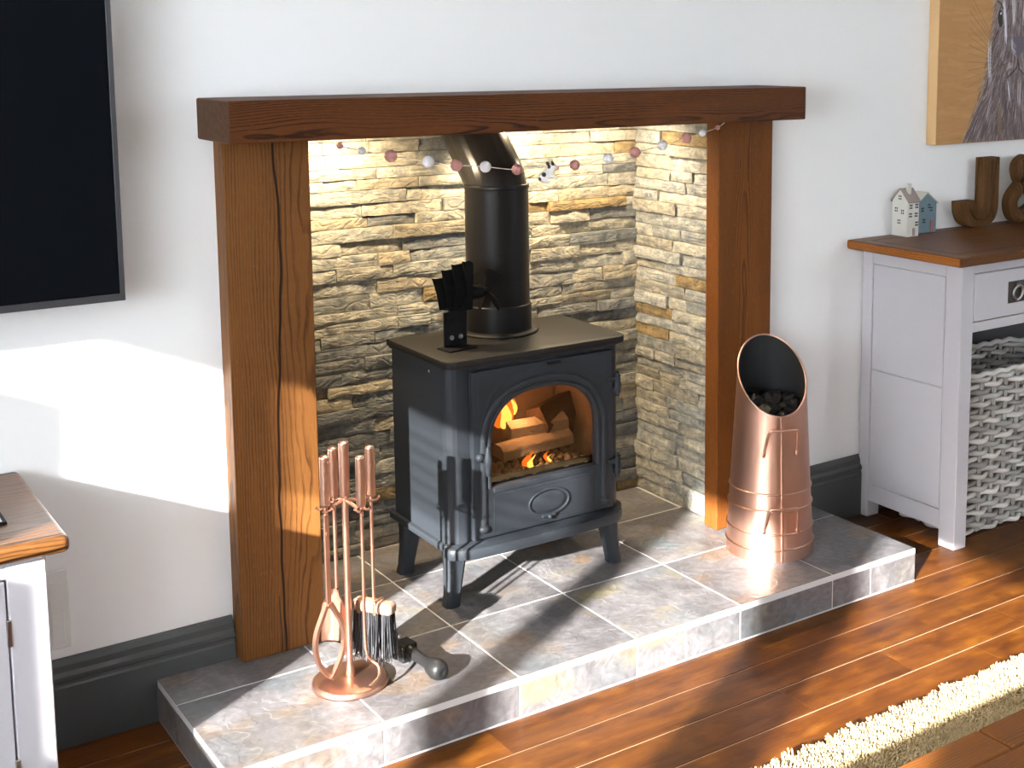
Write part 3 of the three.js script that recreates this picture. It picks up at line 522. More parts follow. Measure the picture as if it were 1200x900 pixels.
// ---------- copper fire tools ----------
{
  const bxp = -0.5336, bz = 0.2514, y0 = H;
  const st = thing('tool_stand', 'copper stand with a round base and central pole, holding the four fire tools', 'stand', [bxp, y0, bz]);
  obj('base', lathe([[0, 0.0002], [0.0715, 0.0002], [0.0722, 0.003], [0.071, 0.0095], [0.066, 0.0135], [0.02, 0.0155], [0, 0.0155]], 64), M.copper, st);
  obj('pole', [cyl(V(0, 0.015, 0), V(0, 0.37, 0), 0.0062, 0.0062), lathe([[0.006, 0.014], [0.0095, 0.017], [0.0085, 0.028], [0.0062, 0.04]], 24)], M.copper, st);
  obj('handle', lathe([[0, 0.37], [0.0085, 0.371], [0.0098, 0.376], [0.0098, 0.474], [0.0088, 0.477], [0, 0.478]], 28), M.copperTrim, st);
  const hooks = [[-0.0414, 0.0066], [-0.0084, -0.0324], [0.0126, 0.0456], [0.0526, -0.0004]];
  for (const [hx, hz] of hooks) { const l = Math.hypot(hx, hz), ux = hx / l, uz = hz / l;
    obj('hook', [tube([[0, 0.366, 0], [ux * 0.02, 0.361, uz * 0.02], [ux * (l - 0.009), 0.356, uz * (l - 0.009)]], 0.0035, 14, 8), tube([[ux * (l - 0.01) - uz * 0.008, 0.3565, uz * (l - 0.01) + ux * 0.008], [ux * (l + 0.006) - uz * 0.0085, 0.3555, uz * (l + 0.006) + ux * 0.0085], [ux * (l + 0.014) - uz * 0.01, 0.361, uz * (l + 0.014) + ux * 0.01]], 0.0025, 12, 8), tube([[ux * (l - 0.01) + uz * 0.008, 0.3565, uz * (l - 0.01) - ux * 0.008], [ux * (l + 0.006) + uz * 0.0085, 0.3555, uz * (l + 0.006) - ux * 0.0085], [ux * (l + 0.014) + uz * 0.01, 0.361, uz * (l + 0.014) - ux * 0.01]], 0.0025, 12, 8)], M.copper, st); }
  const tool = (name, label, i, turn) => { const [hx, hz] = hooks[i], t = thing(name, label, 'fire tool', [bxp + hx, y0 + 0.085, bz + hz], turn);
    obj('handle', lathe([[0, 0.278], [0.0075, 0.278], [0.0092, 0.282], [0.0092, 0.371], [0.008, 0.3745], [0, 0.375]], 24), M.copperTrim, t); return t; };
  // tongs: flat bar opening into two bowed arms
  { const t = tool('fire_tongs', 'copper tongs with two bowed arms hanging at the front left of the stand', 0, 0.35);
    obj('bar', [bx(-0.0055, 0.0055, 0.08, 0.262, -0.0025, 0.0025, 0.001), cyl(V(0, 0.26, 0), V(0, 0.28, 0), 0.004, 0.004, 12)], M.copper, t);
    obj('rivet', cyl(V(0, 0.225, -0.004), V(0, 0.225, 0.0045), 0.0035, 0.0035, 10), M.copperTrim, t); obj('rivet', cyl(V(0, 0.085, -0.005), V(0, 0.085, 0.0055), 0.005, 0.005, 12), M.copperTrim, t);
    for (const s of [-1, 1]) { const pts = [[s * 0.002, 0.09], [s * 0.013, 0.07], [s * 0.03, 0.038], [s * 0.034, 0.008], [s * 0.025, -0.025], [s * 0.006, -0.052], [-s * 0.002, -0.06]], c = new THREE.CatmullRomCurve3(pts.map(([x, y]) => V(x, y, s * 0.002)));
      const rings = []; for (let k = 0; k <= 30; k++) { const p = c.getPoint(k / 30), q = c.getTangent(k / 30), nx = -q.y, ny = q.x, a = 0.0035, b = 0.0045; rings.push([[p.x + nx * a, p.y + ny * a, p.z + b], [p.x - nx * a, p.y - ny * a, p.z + b], [p.x - nx * a, p.y - ny * a, p.z - b], [p.x + nx * a, p.y + ny * a, p.z - b]]); }
      obj('arm', loft(rings), M.copper, t); } }
  { const t = tool('fire_shovel', 'copper shovel with a folded blade hanging at the back left of the stand', 1, -0.95);
    obj('rod', cyl(V(0, 0.09, 0), V(0, 0.28, 0), 0.0038, 0.0038, 12), M.copper, t);
    const rings = []; for (let k = 0; k <= 10; k++) { const v = k / 10, w = mix(0.01, 0.026, sm(0, 0.35, v)), y = 0.098 - v * 0.105, r = []; for (let i = 0; i <= 8; i++) { const a = i / 4 - 1; r.push([a * w, y, 0.012 * Math.pow(Math.abs(a), 3) + 0.006 * v]); } for (let i = 8; i >= 0; i--) { const a = i / 4 - 1; r.push([a * w, y, 0.012 * Math.pow(Math.abs(a), 3) + 0.006 * v - 0.0016]); } rings.push(r); }
    obj('blade', loft(rings), M.copper, t); }
  { const t = tool('fire_poker', 'copper poker with a curled hook end hanging at the front right of the stand', 2, 0.1);
    obj('rod', tube([[0, 0.28, 0], [0, 0.15, 0], [0, 0.03, 0], [0.003, -0.012, 0.001], [0.013, -0.028, 0.002], [0.02, -0.038, 0.012], [0.012, -0.052, 0.026], [-0.012, -0.06, 0.034]], 0.0034, 70, 10), M.copper, t); }
  { const t = tool('hearth_brush', 'copper hearth brush with a wooden head and dark bristles, back right of the stand', 3, -1.0);
    obj('rod', cyl(V(0, 0.06, 0), V(0, 0.28, 0), 0.0034, 0.0034, 12), M.copper, t);
    const hd = obj('head', bx(-0.045, 0.045, 0.045, 0.069, -0.0145, 0.0145, 0.009, 'x', [0.3, 0.1]), std({ color: new THREE.Color(0.27, 0.165, 0.11), roughness: 0.5 }), t);
    obj('strap', [bx(0.006, 0.014, 0.0435, 0.0705, -0.0155, 0.0155, 0.002), bx(-0.03, -0.022, 0.0435, 0.0705, -0.0155, 0.0155, 0.002)], M.copper, hd);
    const a = [], b = [], gr = []; for (let i = 0; i < 420; i++) { const x = rr(-0.04, 0.04), z = rr(-0.011, 0.011), l = rr(0.075, 0.1), fx = x * 0.12 + rr(-0.006, 0.006), fz = z * 0.9 + rr(-0.006, 0.006); (i % 5 ? a : gr).push(tube([[x, 0.047, z], [x + fx * 0.35, 0.047 - l * 0.5, z + fz * 0.35], [x + fx, 0.047 - l, z + fz]], 0.0008, 4, 4)); }
    obj('bristles', a, std({ color: new THREE.Color(0.015, 0.015, 0.018), roughness: 0.7 }), t).userData.kind = 'stuff'; const pale = obj('bristles', gr, std({ color: new THREE.Color(0.09, 0.09, 0.1), roughness: 0.6 }), t); pale.userData.kind = 'stuff'; }
}
// black operating handle lying on the hearth
{
  const t = thing('stove_tool', 'short black stove tool with a ball end lying on the hearth tiles', 'tool', [-0.397, H, 0.282], 0.1), bm = phys({ color: new THREE.Color(0.013, 0.0128, 0.013), roughness: 0.4, specularIntensity: 0.5 });
  t.scale.setScalar(1.2);
  const g = lathe([[0, -0.011], [0.009, -0.0155], [0.0155, -0.006], [0.017, 0.004], [0.0145, 0.017], [0.0095, 0.03], [0.0088, 0.05], [0.0105, 0.075], [0.0075, 0.08], [0, 0.081]], 28).rotateX(-Math.PI / 2).translate(0, 0.0172, 0.048);
  obj('ball_handle', g, bm, t);
  const hd = obj('socket_head', [bx(-0.016, 0.014, 0.0005, 0.031, -0.066, -0.034, 0.004), bx(-0.0215, 0.0195, 0.004, 0.026, -0.0575, -0.047, 0.003), cyl(V(0, 0.018, -0.034), V(0, 0.018, -0.026), 0.0115, 0.009, 18), new THREE.TorusGeometry(0.0115, 0.005, 10, 24).rotateY(1.1).translate(-0.003, 0.0225, -0.079)], bm, t);
  obj('spring_pin', [cyl(V(-0.01, 0.008, -0.08), V(0.012, 0.03, -0.066), 0.0035, 0.0035, 10)], M.steel, hd);
}

// ---------- copper coal hod with coal ----------
{
  const t = thing('coal_hod', 'tall copper coal hod with a slanted mouth, on the right of the hearth', 'coal hod', [0.578, H, 0.205], -0.446);
  const R = (y) => 0.1065 - 0.0185 * y / 0.335, top = (a) => { let y = 0.43; for (let i = 0; i < 6; i++) y = 0.4345 - 0.98 * R(y) * Math.cos(a); return y; };  // a = 0 is the front
  const skin = (off, y0) => { const rings = []; for (let k = 0; k <= 14; k++) { const r = []; for (let i = 0; i < 72; i++) { const a = -i / 72 * 2 * Math.PI, y = mix(y0, top(a), k / 14), q = R(y) - off; r.push([Math.sin(a) * q, y, Math.cos(a) * q]); } rings.push(r); } return rings; };
  obj('body', [loft(skin(0, 0.0003), false), new THREE.CylinderGeometry(R(0) - 0.001, R(0), 0.003, 72).translate(0, 0.0018, 0)], M.copperHod, t);
  obj('liner', [loft(skin(0.0022, 0.004), false), new THREE.CylinderGeometry(R(0.316) - 0.0025, R(0.316) - 0.0025, 0.004, 72).translate(0, 0.316, 0)], phys({ color: new THREE.Color(0.014, 0.015, 0.016), roughness: 0.6, specularIntensity: 0.5 }), t);
  const rim = []; for (let i = 0; i < 72; i++) { const a = i / 72 * 2 * Math.PI, y = top(a), q = R(y) - 0.001; rim.push(V(Math.sin(a) * q, y, Math.cos(a) * q)); }
  obj('rim', tube(rim, 0.0024, 160, 8, true), M.copperTrim, t);
  for (const y of [0.163, 0.123, 0.067, 0.029]) obj('band', new THREE.TorusGeometry(R(y) + 0.0008, 0.0026, 8, 90).rotateX(Math.PI / 2).translate(0, y, 0), M.copperTrim, t);
  { const p = []; for (let k = 0; k <= 8; k++) { const y = mix(0.001, top(0), k / 8); p.push([0, y, R(y) + 0.0006]); } obj('seam', tube(p, 0.0026, 20, 8), M.copperTrim, t); }
  for (const [y1, y0] of [[0.322, 0.262], [0.136, 0.075]]) {
    const p = [], P = (x, y, o) => { const q = R(y) + o, a = x / q; p.push(V(Math.sin(a) * q, y, Math.cos(a) * q)); };
    P(-0.043, y0, 0.002); P(-0.041, y0 + 0.012, 0.005); P(-0.037, y1 - 0.012, 0.019); P(-0.031, y1, 0.024); P(0, y1 + 0.001, 0.026); P(0.031, y1, 0.024); P(0.037, y1 - 0.012, 0.019); P(0.041, y0 + 0.012, 0.005); P(0.043, y0, 0.002);
    const h = obj('handle', tube(p, 0.0032, 90, 10, false, 0.35), M.copperTrim, t);
    for (const s of [-1, 1]) { const q = R(y0) + 0.001, a = s * 0.043 / q; obj('rivet', sph(Math.sin(a) * q, y0 - 0.002, Math.cos(a) * q, 0.006, 1, 1.5, 0.5), M.copperTrim, h); }
  }
  const coalM = phys({ color: new THREE.Color(0.003, 0.003, 0.0033), roughness: 0.42, specularIntensity: 0.3, flatShading: true });
  const spots = [[-0.045, 0.323, 0.01, 0.03], [0.004, 0.328, -0.012, 0.031], [0.048, 0.322, -0.008, 0.027], [-0.02, 0.317, 0.045, 0.027], [0.034, 0.318, 0.042, 0.028], [-0.036, 0.318, -0.042, 0.027], [0.03, 0.32, -0.05, 0.025], [0.006, 0.312, 0.072, 0.015]];
  const where = ['leftmost coal lump in the copper hod', 'largest coal lump in the middle of the hod', 'coal lump against the right side of the hod liner', 'coal lump at the front left under the hod rim', 'coal lump at the front right with a bright top edge', 'coal lump at the back left of the hod', 'coal lump deep at the back right of the hod', 'small coal lump right under the front lip of the hod'];
  const front = new THREE.Matrix4().makeRotationY(-0.446).setPosition(0.578, H, 0.205);
  spots.forEach(([x, y, z, r], i) => { const g = mergeVertices(new THREE.IcosahedronGeometry(r * 1.04, 1).deleteAttribute('uv').deleteAttribute('normal')), p = g.attributes.position; for (let k = 0; k < p.count; k++) { const s = 1 + 0.42 * N(p.getX(k) * 45 + i * 7, p.getY(k) * 45, p.getZ(k) * 45); p.setXYZ(k, p.getX(k) * s, p.getY(k) * s * 0.85, p.getZ(k) * s); }
    const gg = g.toNonIndexed(); gg.computeVertexNormals(); const m = obj('coal_lump', uvBox(gg), coalM); m.position.copy(V(x, y + 0.036, z).applyMatrix4(front)); m.rotation.y = i * 1.3; tag(m, where[i], 'coal', 'coal in the hod'); });
}

// ---------- felt ball garland and cow ornament ----------
{
  const z = 0.115, P = [[-0.464, 1.106, 0.0065, 1], [-0.419, 1.094, 0.008, 0], [-0.358, 1.081, 0.0125, 1], [-0.276, 1.065, 0.0125, 0], [-0.213, 1.055, 0.0125, 1], [-0.145, 1.048, 0.012, 0], [-0.069, 1.038, 0.0115, 1], [0.077, 1.04, 0.0115, 1], [0.165, 1.05, 0.0115, 0], [0.239, 1.06, 0.0125, 1], [0.316, 1.072, 0.012, 0], [0.385, 1.086, 0.0125, 1], [0.433, 1.096, 0.0085, 0], [0.479, 1.107, 0.006, 1]];
  const t = thing('felt_ball_garland', 'garland of pink and white felt balls strung under the beam', 'garland', [0, 1.1, z]);
  const felt = (r, g, b) => phys({ color: new THREE.Color(r, g, b), roughness: 1, sheen: 0.6, sheenRoughness: 0.6, sheenColor: new THREE.Color(r, g, b), bumpMap: M.iron.bumpMap, bumpScale: 0.001 }), pink = felt(0.50, 0.24, 0.21), white = felt(0.80, 0.78, 0.78);
  obj('string', tube([[-0.5, 1.121 - 1.1, 0], ...P.map(([x, y]) => [x, y - 1.1, 0]).slice(0, 7), [0.005, 0.9405 - 0.9, 0].map((v, i) => (i === 1 ? 1.0405 - 1.1 : v)), ...P.map(([x, y]) => [x, y - 1.1, 0]).slice(7), [0.505, 1.121 - 1.1, 0]], 0.0009, 200, 5), std({ color: new THREE.Color(0.75, 0.66, 0.55), roughness: 0.9 }), t);
  for (const [x, y, r, k] of P) obj('felt_ball', sph(x, y - 1.1, 0, r, 1, 1, 1, 22, 16), k ? pink : white, t).userData.label = k ? 'dusty pink felt ball' : 'white felt ball';
  const c = thing('cow_ornament', 'small white and black cow ornament with a pink muzzle hanging in the garland', 'ornament', [0.008, 1.0255, z], -0.25);
  c.rotation.z = 0.35;
  const cw = phys({ color: new THREE.Color(0.78, 0.75, 0.72), roughness: 0.4 }), cb = phys({ color: new THREE.Color(0.015, 0.014, 0.014), roughness: 0.4 }), cp = phys({ color: new THREE.Color(0.62, 0.32, 0.28), roughness: 0.45 });
  obj('body', blob([[-0.013, -0.004, 0, 0.0115, 0.006, 0.002, 0, 0.0105], [0.006, 0.003, 0, 0.009, 0.014, 0.009, 0.003, 0.0088], [-0.016, -0.01, 0.006, 0.005, -0.008, -0.0165, 0.008, 0.0036], [0.004, -0.006, 0.006, 0.0045, 0.01, -0.013, 0.008, 0.0034], [-0.016, -0.01, -0.006, 0.005, -0.01, -0.0165, -0.008, 0.0036], [0.004, -0.006, -0.006, 0.0045, 0.009, -0.013, -0.008, 0.0034]], 44, 0.003), cw, c);
  obj('muzzle', sph(0.0205, 0.0045, 0.0065, 0.0055, 1, 0.85, 1), cp, c);
  for (const s of [-1, 1]) obj('ear', sph(0.0115 + s * 0.003, 0.0185, s * 0.0085 + 0.002, 0.0042, 0.9, 1.2, 0.6), cb, c);
  obj('patch', [sph(-0.0115, 0.001, 0.0075, 0.0058, 1, 1.1, 0.75), sph(0.0065, 0.0125, 0.0055, 0.0045, 1, 1, 0.8), sph(-0.019, -0.004, 0.003, 0.0062, 1, 1, 1)], cb, c);
  obj('eye', [sph(0.0185, 0.0125, 0.0085, 0.0012), sph(0.0215, 0.0115, 0.0025, 0.0012)], cb, c);
  obj('hanger', tube([[-0.004, 0.009, 0], [-0.006, 0.0135, 0], [-0.001, 0.016, 0]], 0.0007, 8, 5), M.grout, c);
}

// ---------- console table on the right ----------
{
  const x0 = 1.0846, x1 = 1.99, z0 = 0.021, z1 = 0.352, t = thing('console_table', 'pale lavender painted console with an oak top and a drawer, right of the fireplace', 'console table', [1.53, 0, 0.19]);
  const L = (g) => g.translate(-1.53, 0, -0.19), B = (...a) => L(bx(...a));
  const tp = obj('top', B(1.0256, 2.05, 0.754, 0.779, 0.001, 0.3944, 0.006, 'x', [0, 0.03]), M.darkTop, t);
  obj('edge_band', B(1.0253, 1.03, 0.7565, 0.7765, 0.004, 0.392, 0.002, 'z'), oakMat(oakC, { color: new THREE.Color(1.5, 1.35, 1.1) }), tp); obj('edge_band', B(1.03, 2.05, 0.7565, 0.7765, 0.3915, 0.3949, 0.0015, 'x'), oakMat(oakB, { color: new THREE.Color(0.5, 0.44, 0.38) }), tp);
  const groove = std({ color: new THREE.Color(0.05, 0.028, 0.014), roughness: 0.8 });
  obj('groove', [B(1.07, 1.0717, 0.7788, 0.77935, 0.05, 0.345), B(1.07, 2.0, 0.7788, 0.77935, 0.345, 0.3467), B(1.07, 2.0, 0.7788, 0.77935, 0.05, 0.0517)], groove, tp);
  for (const [a, b] of [[x0, x0 + 0.047], [x1 - 0.047, x1]]) { obj('leg', B(a, b, 0, 0.754, z1 - 0.054, z1, 0.003), M.lav, t); obj('leg', B(a, b, 0, 0.754, z0 - 0.015, z0 + 0.022, 0.003), M.lav, t); }
  obj('side_panel', B(x0 + 0.0025, x0 + 0.016, 0.098, 0.4195, 0.0455, 0.2955, 0.0015), M.lav, t); obj('side_panel', B(x0 + 0.0025, x0 + 0.016, 0.4235, 0.712, 0.0455, 0.2955, 0.0015), M.lav, t);
  obj('side_rail', [B(x0 + 0.001, x0 + 0.018, 0.048, 0.0955, 0.043, 0.298, 0.001), B(x0 + 0.001, x0 + 0.018, 0.7145, 0.754, 0.043, 0.298, 0.001), B(x0 + 0.008, x0 + 0.014, 0.09, 0.72, 0.043, 0.298)], M.lav, t);
  obj('side_panel', B(x1 - 0.016, x1 - 0.003, 0.05, 0.752, 0.04, 0.3), M.lav, t);
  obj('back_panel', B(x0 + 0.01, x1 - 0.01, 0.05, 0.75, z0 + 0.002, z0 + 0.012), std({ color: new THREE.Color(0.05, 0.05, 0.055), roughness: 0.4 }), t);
  obj('face_rail', [B(x0 + 0.047, x1 - 0.047, 0.7245, 0.754, z1 - 0.022, z1 - 0.001), B(x0 + 0.047, x1 - 0.047, 0.571, 0.596, z1 - 0.022, z1 - 0.001, 0.001), B(1.524, 1.55, 0.596, 0.7245, z1 - 0.022, z1 - 0.001)], M.lav, t);
  obj('drawer_floor', B(x0 + 0.03, x1 - 0.03, 0.575, 0.583, 0.05, z1 - 0.025), M.lavDark, t);
  for (const [a, b] of [[1.1345, 1.5215], [1.5525, 1.94]]) {
    const d = obj('drawer', B(a, b, 0.5985, 0.722, z1 - 0.02, z1 + 0.001, 0.003), M.lav, t), c = (a + b) / 2 - 0.018;
    obj('handle_plate', B(c - 0.045, c + 0.045, 0.632, 0.689, z1 + 0.001, z1 + 0.004, 0.001), M.pewter, d);
    obj('ring_pull', [L(new THREE.TorusGeometry(0.019, 0.0032, 8, 28).rotateX(0.12).translate(c - 0.012, 0.659, z1 + 0.008)), L(sph(c - 0.012, 0.678, z1 + 0.007, 0.006))], M.steel, d);
  }
}
// wicker log basket under the console
{
  const t = thing('wicker_basket', 'grey white wicker basket standing under the console', 'basket', [1.42, 0, 0.185]);
  const w = 0.25, d = 0.115, cr = 0.05, hgt = 0.43, per = [];                        // half sizes, corner radius
  const rim = (off, n = 132) => { const pts = []; const W = w + off, D = d + off, r = cr + off, seg = [[W, -D + r, W, D - r], [W - r, D - r, 0], [W - r, D, -W + r, D], [-W + r, D - r, 1], [-W, D - r, -W, -D + r], [-W + r, -D + r, 2], [-W + r, -D, W - r, -D], [W - r, -D + r, 3]]; for (const s of seg) { if (s.length === 4) for (let i = 0; i < 22; i++) pts.push([mix(s[0], s[2], i / 22), mix(s[1], s[3], i / 22)]); else for (let i = 0; i < 11; i++) { const a = (s[2] + i / 11) * Math.PI / 2; pts.push([s[0] + Math.cos(a) * r, s[1] + Math.sin(a) * r]); } } return pts; };
  const base = rim(0), cols = [0.36, 0.26, 0.17].map((v) => std({ color: new THREE.Color(v * 1.55, v * 1.46, v * 1.36), roughness: 0.75 }));
  const stakeEvery = 6, cum = [0]; for (let i = 1; i <= base.length; i++) { const a = base[i - 1], b = base[i % base.length]; cum.push(cum[i - 1] + Math.hypot(a[0] - b[0], a[1] - b[1])); }
  const total = cum[cum.length - 1], NS = 28, at = (s) => { s = ((s % total) + total) % total; let i = 0; while (cum[i + 1] < s) i++; const q = (s - cum[i]) / (cum[i + 1] - cum[i]), a = base[i], b = base[(i + 1) % base.length], l = Math.hypot(b[0] - a[0], b[1] - a[1]) || 1; return [mix(a[0], b[0], q), mix(a[1], b[1], q), (b[1] - a[1]) / l, -(b[0] - a[0]) / l]; };
  for (let k = 0; k < NS; k++) for (const o of [-0.0045, 0.0045]) { const [x, z] = at(k / NS * total + o); obj('stake', cyl(V(x, 0.004, z), V(x, hgt, z), 0.0035, 0.0032, 6), cols[1], t); }
  const lists = [[], [], []]; let row = 0;
  for (let y = 0.008; y < hgt; y += 0.0165, row++) {
    const pts = []; for (let k = 0; k < NS * 2; k++) { const [x, z, nx, nz] = at(k / (NS * 2) * total), a = (k % 2 ? 0 : ((k / 2 + row) % 2 ? 1 : -1)) * 0.0105; pts.push(V(x + nx * a, y + (k % 2 ? 0.0015 : 0) + rr(-0.0012, 0.0012), z + nz * a)); }
    lists[row % 3].push(new THREE.TubeGeometry(new THREE.CatmullRomCurve3(pts, true), 320, rr(0.0066, 0.0082), 6, true));
  }
  lists.forEach((l, i) => { obj('weave', l, cols[i], t).userData.kind = 'stuff'; });
  const top = []; for (let k = 0; k < 90; k++) { const [x, z] = at(k / 90 * total); top.push(V(x, hgt + 0.004 + 0.003 * Math.sin(k * 1.7), z)); }
  obj('rim', tube(top, 0.0075, 240, 7, true), cols[0], t); obj('base', bx(-w + 0.008, w - 0.008, 0.0005, 0.008, -d + 0.008, d - 0.008, 0.003), cols[1], t);
}
// ceramic tealight houses
{
  const glaze = (r, g, b) => phys({ color: new THREE.Color(r, g, b), roughness: 0.38, clearcoat: 0.35, clearcoatRoughness: 0.3, bumpMap: M.iron.bumpMap, bumpScale: 0.0006 }), dark = std({ color: new THREE.Color(0.012, 0.01, 0.01), roughness: 0.9 });
  const house = (label, pos, turn, w, d, he, hr, wallM, roofM, doorM, chimney) => {            // gables face +-z in its own axes, w across, d along the ridge
    const t = thing('ceramic_house', label, 'ornament', pos, turn);
    obj('walls', extrude(poly([[-w / 2, 0.0003], [w / 2, 0.0003], [w / 2, he], [0, hr], [-w / 2, he]]), d, 0.0015).translate(0, 0, -d / 2), wallM, t);
    const sl = Math.atan2(hr - he, w / 2), len = Math.hypot(w / 2, hr - he) + 0.006;
    for (const s of [-1, 1]) { const g = bx(-0.001, len, 0, 0.0045, -d / 2 - 0.003, d / 2 + 0.003, 0.0015); g.rotateZ(-sl); if (s < 0) g.rotateY(Math.PI); g.translate(0, hr - 0.001, 0); obj('roof', g, roofM, t); }
    if (chimney) obj('chimney', lathe([[0, 0], [0.007, 0], [0.0082, 0.026], [0.0085, 0.03], [0.006, 0.03], [0, 0.026]], 20).translate(w * 0.2, hr - 0.016, d * 0.05), wallM, t);
    const win = (list, face) => { for (const [u, v] of list) { const gs = []; for (const a of [-1, 1]) for (const b of [-1, 1]) gs.push(bx(-0.0019, 0.0019, -0.0021, 0.0021, -0.0006, 0.0006).translate(u + a * 0.0031, v + b * 0.0036, 0)); const g = merged(gs); if (face === 'x') g.rotateY(Math.PI / 2).translate(w / 2 + 0.0016, 0, 0); else if (face === '-x') g.rotateY(-Math.PI / 2).translate(-w / 2 - 0.0016, 0, 0); else g.translate(0, 0, d / 2 + 0.0016); obj('window', g, dark, t); } };
    return { t, win, doorM, w, d, he, hr };
  };
  const a = house('white ceramic house with a grey brown roof and chimney, left of the two houses', [1.212, 0.779, 0.04], -Math.PI / 2, 0.056, 0.043, 0.098, 0.13, glaze(0.62, 0.6, 0.54), glaze(0.24, 0.19, 0.17), glaze(0.5, 0.48, 0.43), true);
  a.win([[-0.013, 0.073], [0.01, 0.068], [-0.002, 0.04], [0, 0.107]], 'z'); a.win([[-0.011, 0.083], [0.012, 0.084], [-0.012, 0.06], [0.01, 0.06], [0.013, 0.035]], 'x');
  obj('door', [bx(-0.0045, 0.0045, 0.002, 0.02, -0.0008, 0.0012, 0.0005).rotateY(Math.PI / 2).translate(0.0295, 0, -0.002), new THREE.CylinderGeometry(0.0045, 0.0045, 0.002, 14).rotateZ(Math.PI / 2).translate(0.0293, 0.02, -0.002)], glaze(0.33, 0.26, 0.22), a.t);
  const b = house('blue grey ceramic house with a cream roof, right of the two houses', [1.3, 0.779, 0.02], 0, 0.078, 0.036, 0.084, 0.112, glaze(0.12, 0.19, 0.23), glaze(0.6, 0.58, 0.5), null, false);
  b.win([[-0.019, 0.066], [0.008, 0.075], [0.016, 0.066], [-0.012, 0.034]], 'z');
  obj('door', [bx(0.014, 0.027, 0.001, 0.036, 0.0165, 0.021, 0.001)], glaze(0.26, 0.11, 0.1), b.t);
}
// carved wooden letters
{
  const wd = oakMat(oakA, { color: new THREE.Color(0.42, 0.47, 0.5), roughness: 0.75, bumpScale: 0.004 });
  const s = new THREE.Shape(), sx = 0.058; s.moveTo(0.1, 0.2); s.lineTo(0.165, 0.2); s.lineTo(0.165, 0.062); s.quadraticCurveTo(0.163, 0.003, 0.102, 0.0003); s.lineTo(0.066, 0.0003); s.quadraticCurveTo(0.004, 0.006, 0, 0.066); s.lineTo(0, 0.08); s.lineTo(0.062, 0.08); s.quadraticCurveTo(0.064, 0.052, 0.082, 0.052); s.quadraticCurveTo(0.1, 0.054, 0.1, 0.078); s.closePath();
  const j = thing('wooden_letter', 'carved wooden letter J standing on the console top', 'letter', [1.505, 0.779, 0.038], 0.0);
  obj('letter_body', uvBox(extrude(s, 0.03, 0.004, 10).translate(-0.0825, 0, -0.015), 'y', [0.4, 0.1]), wd, j);
  obj('raised_ridge', uvBox(tube([[0.05, 0.19, 0.02], [0.05, 0.06, 0.02], [0.04, 0.034, 0.02], [0.015, 0.024, 0.02], [-0.02, 0.03, 0.02], [-0.047, 0.06, 0.02]], 0.004, 60, 6), 'y'), wd, j);
  // ampersand drawn as one thick curved stroke
  const k = thing('wooden_letter', 'carved wooden ampersand standing on the console beside the letter J', 'letter', [1.715, 0.779, 0.045]);
  const C = new THREE.CatmullRomCurve3([[0.085, 0.03], [0.03, 0.095], [-0.022, 0.135], [-0.03, 0.165], [0, 0.182], [0.03, 0.165], [0.024, 0.135], [-0.03, 0.1], [-0.062, 0.065], [-0.05, 0.028], [-0.008, 0.02], [0.04, 0.04], [0.08, 0.09]].map(([x, y], i) => V(x, y, i > 6 ? 0.001 : -0.001)));
  const rings = []; for (let i = 0; i <= 90; i++) { const p = C.getPoint(i / 90), q = C.getTangent(i / 90), nx = -q.y, ny = q.x, a = 0.0185, b = 0.018; const r = []; for (const [u, v] of [[1, 0.6], [0.5, 1.1], [-0.5, 1.1], [-1, 0.6], [-1, -0.9], [1, -0.9]]) r.push([p.x + nx * a * u, Math.max(0.0003, p.y + ny * a * u), p.z + b * v]); rings.push(r); }
  obj('letter_body', uvBox(loft(rings), 'y', [0.1, 0.2]), wd, k);
}
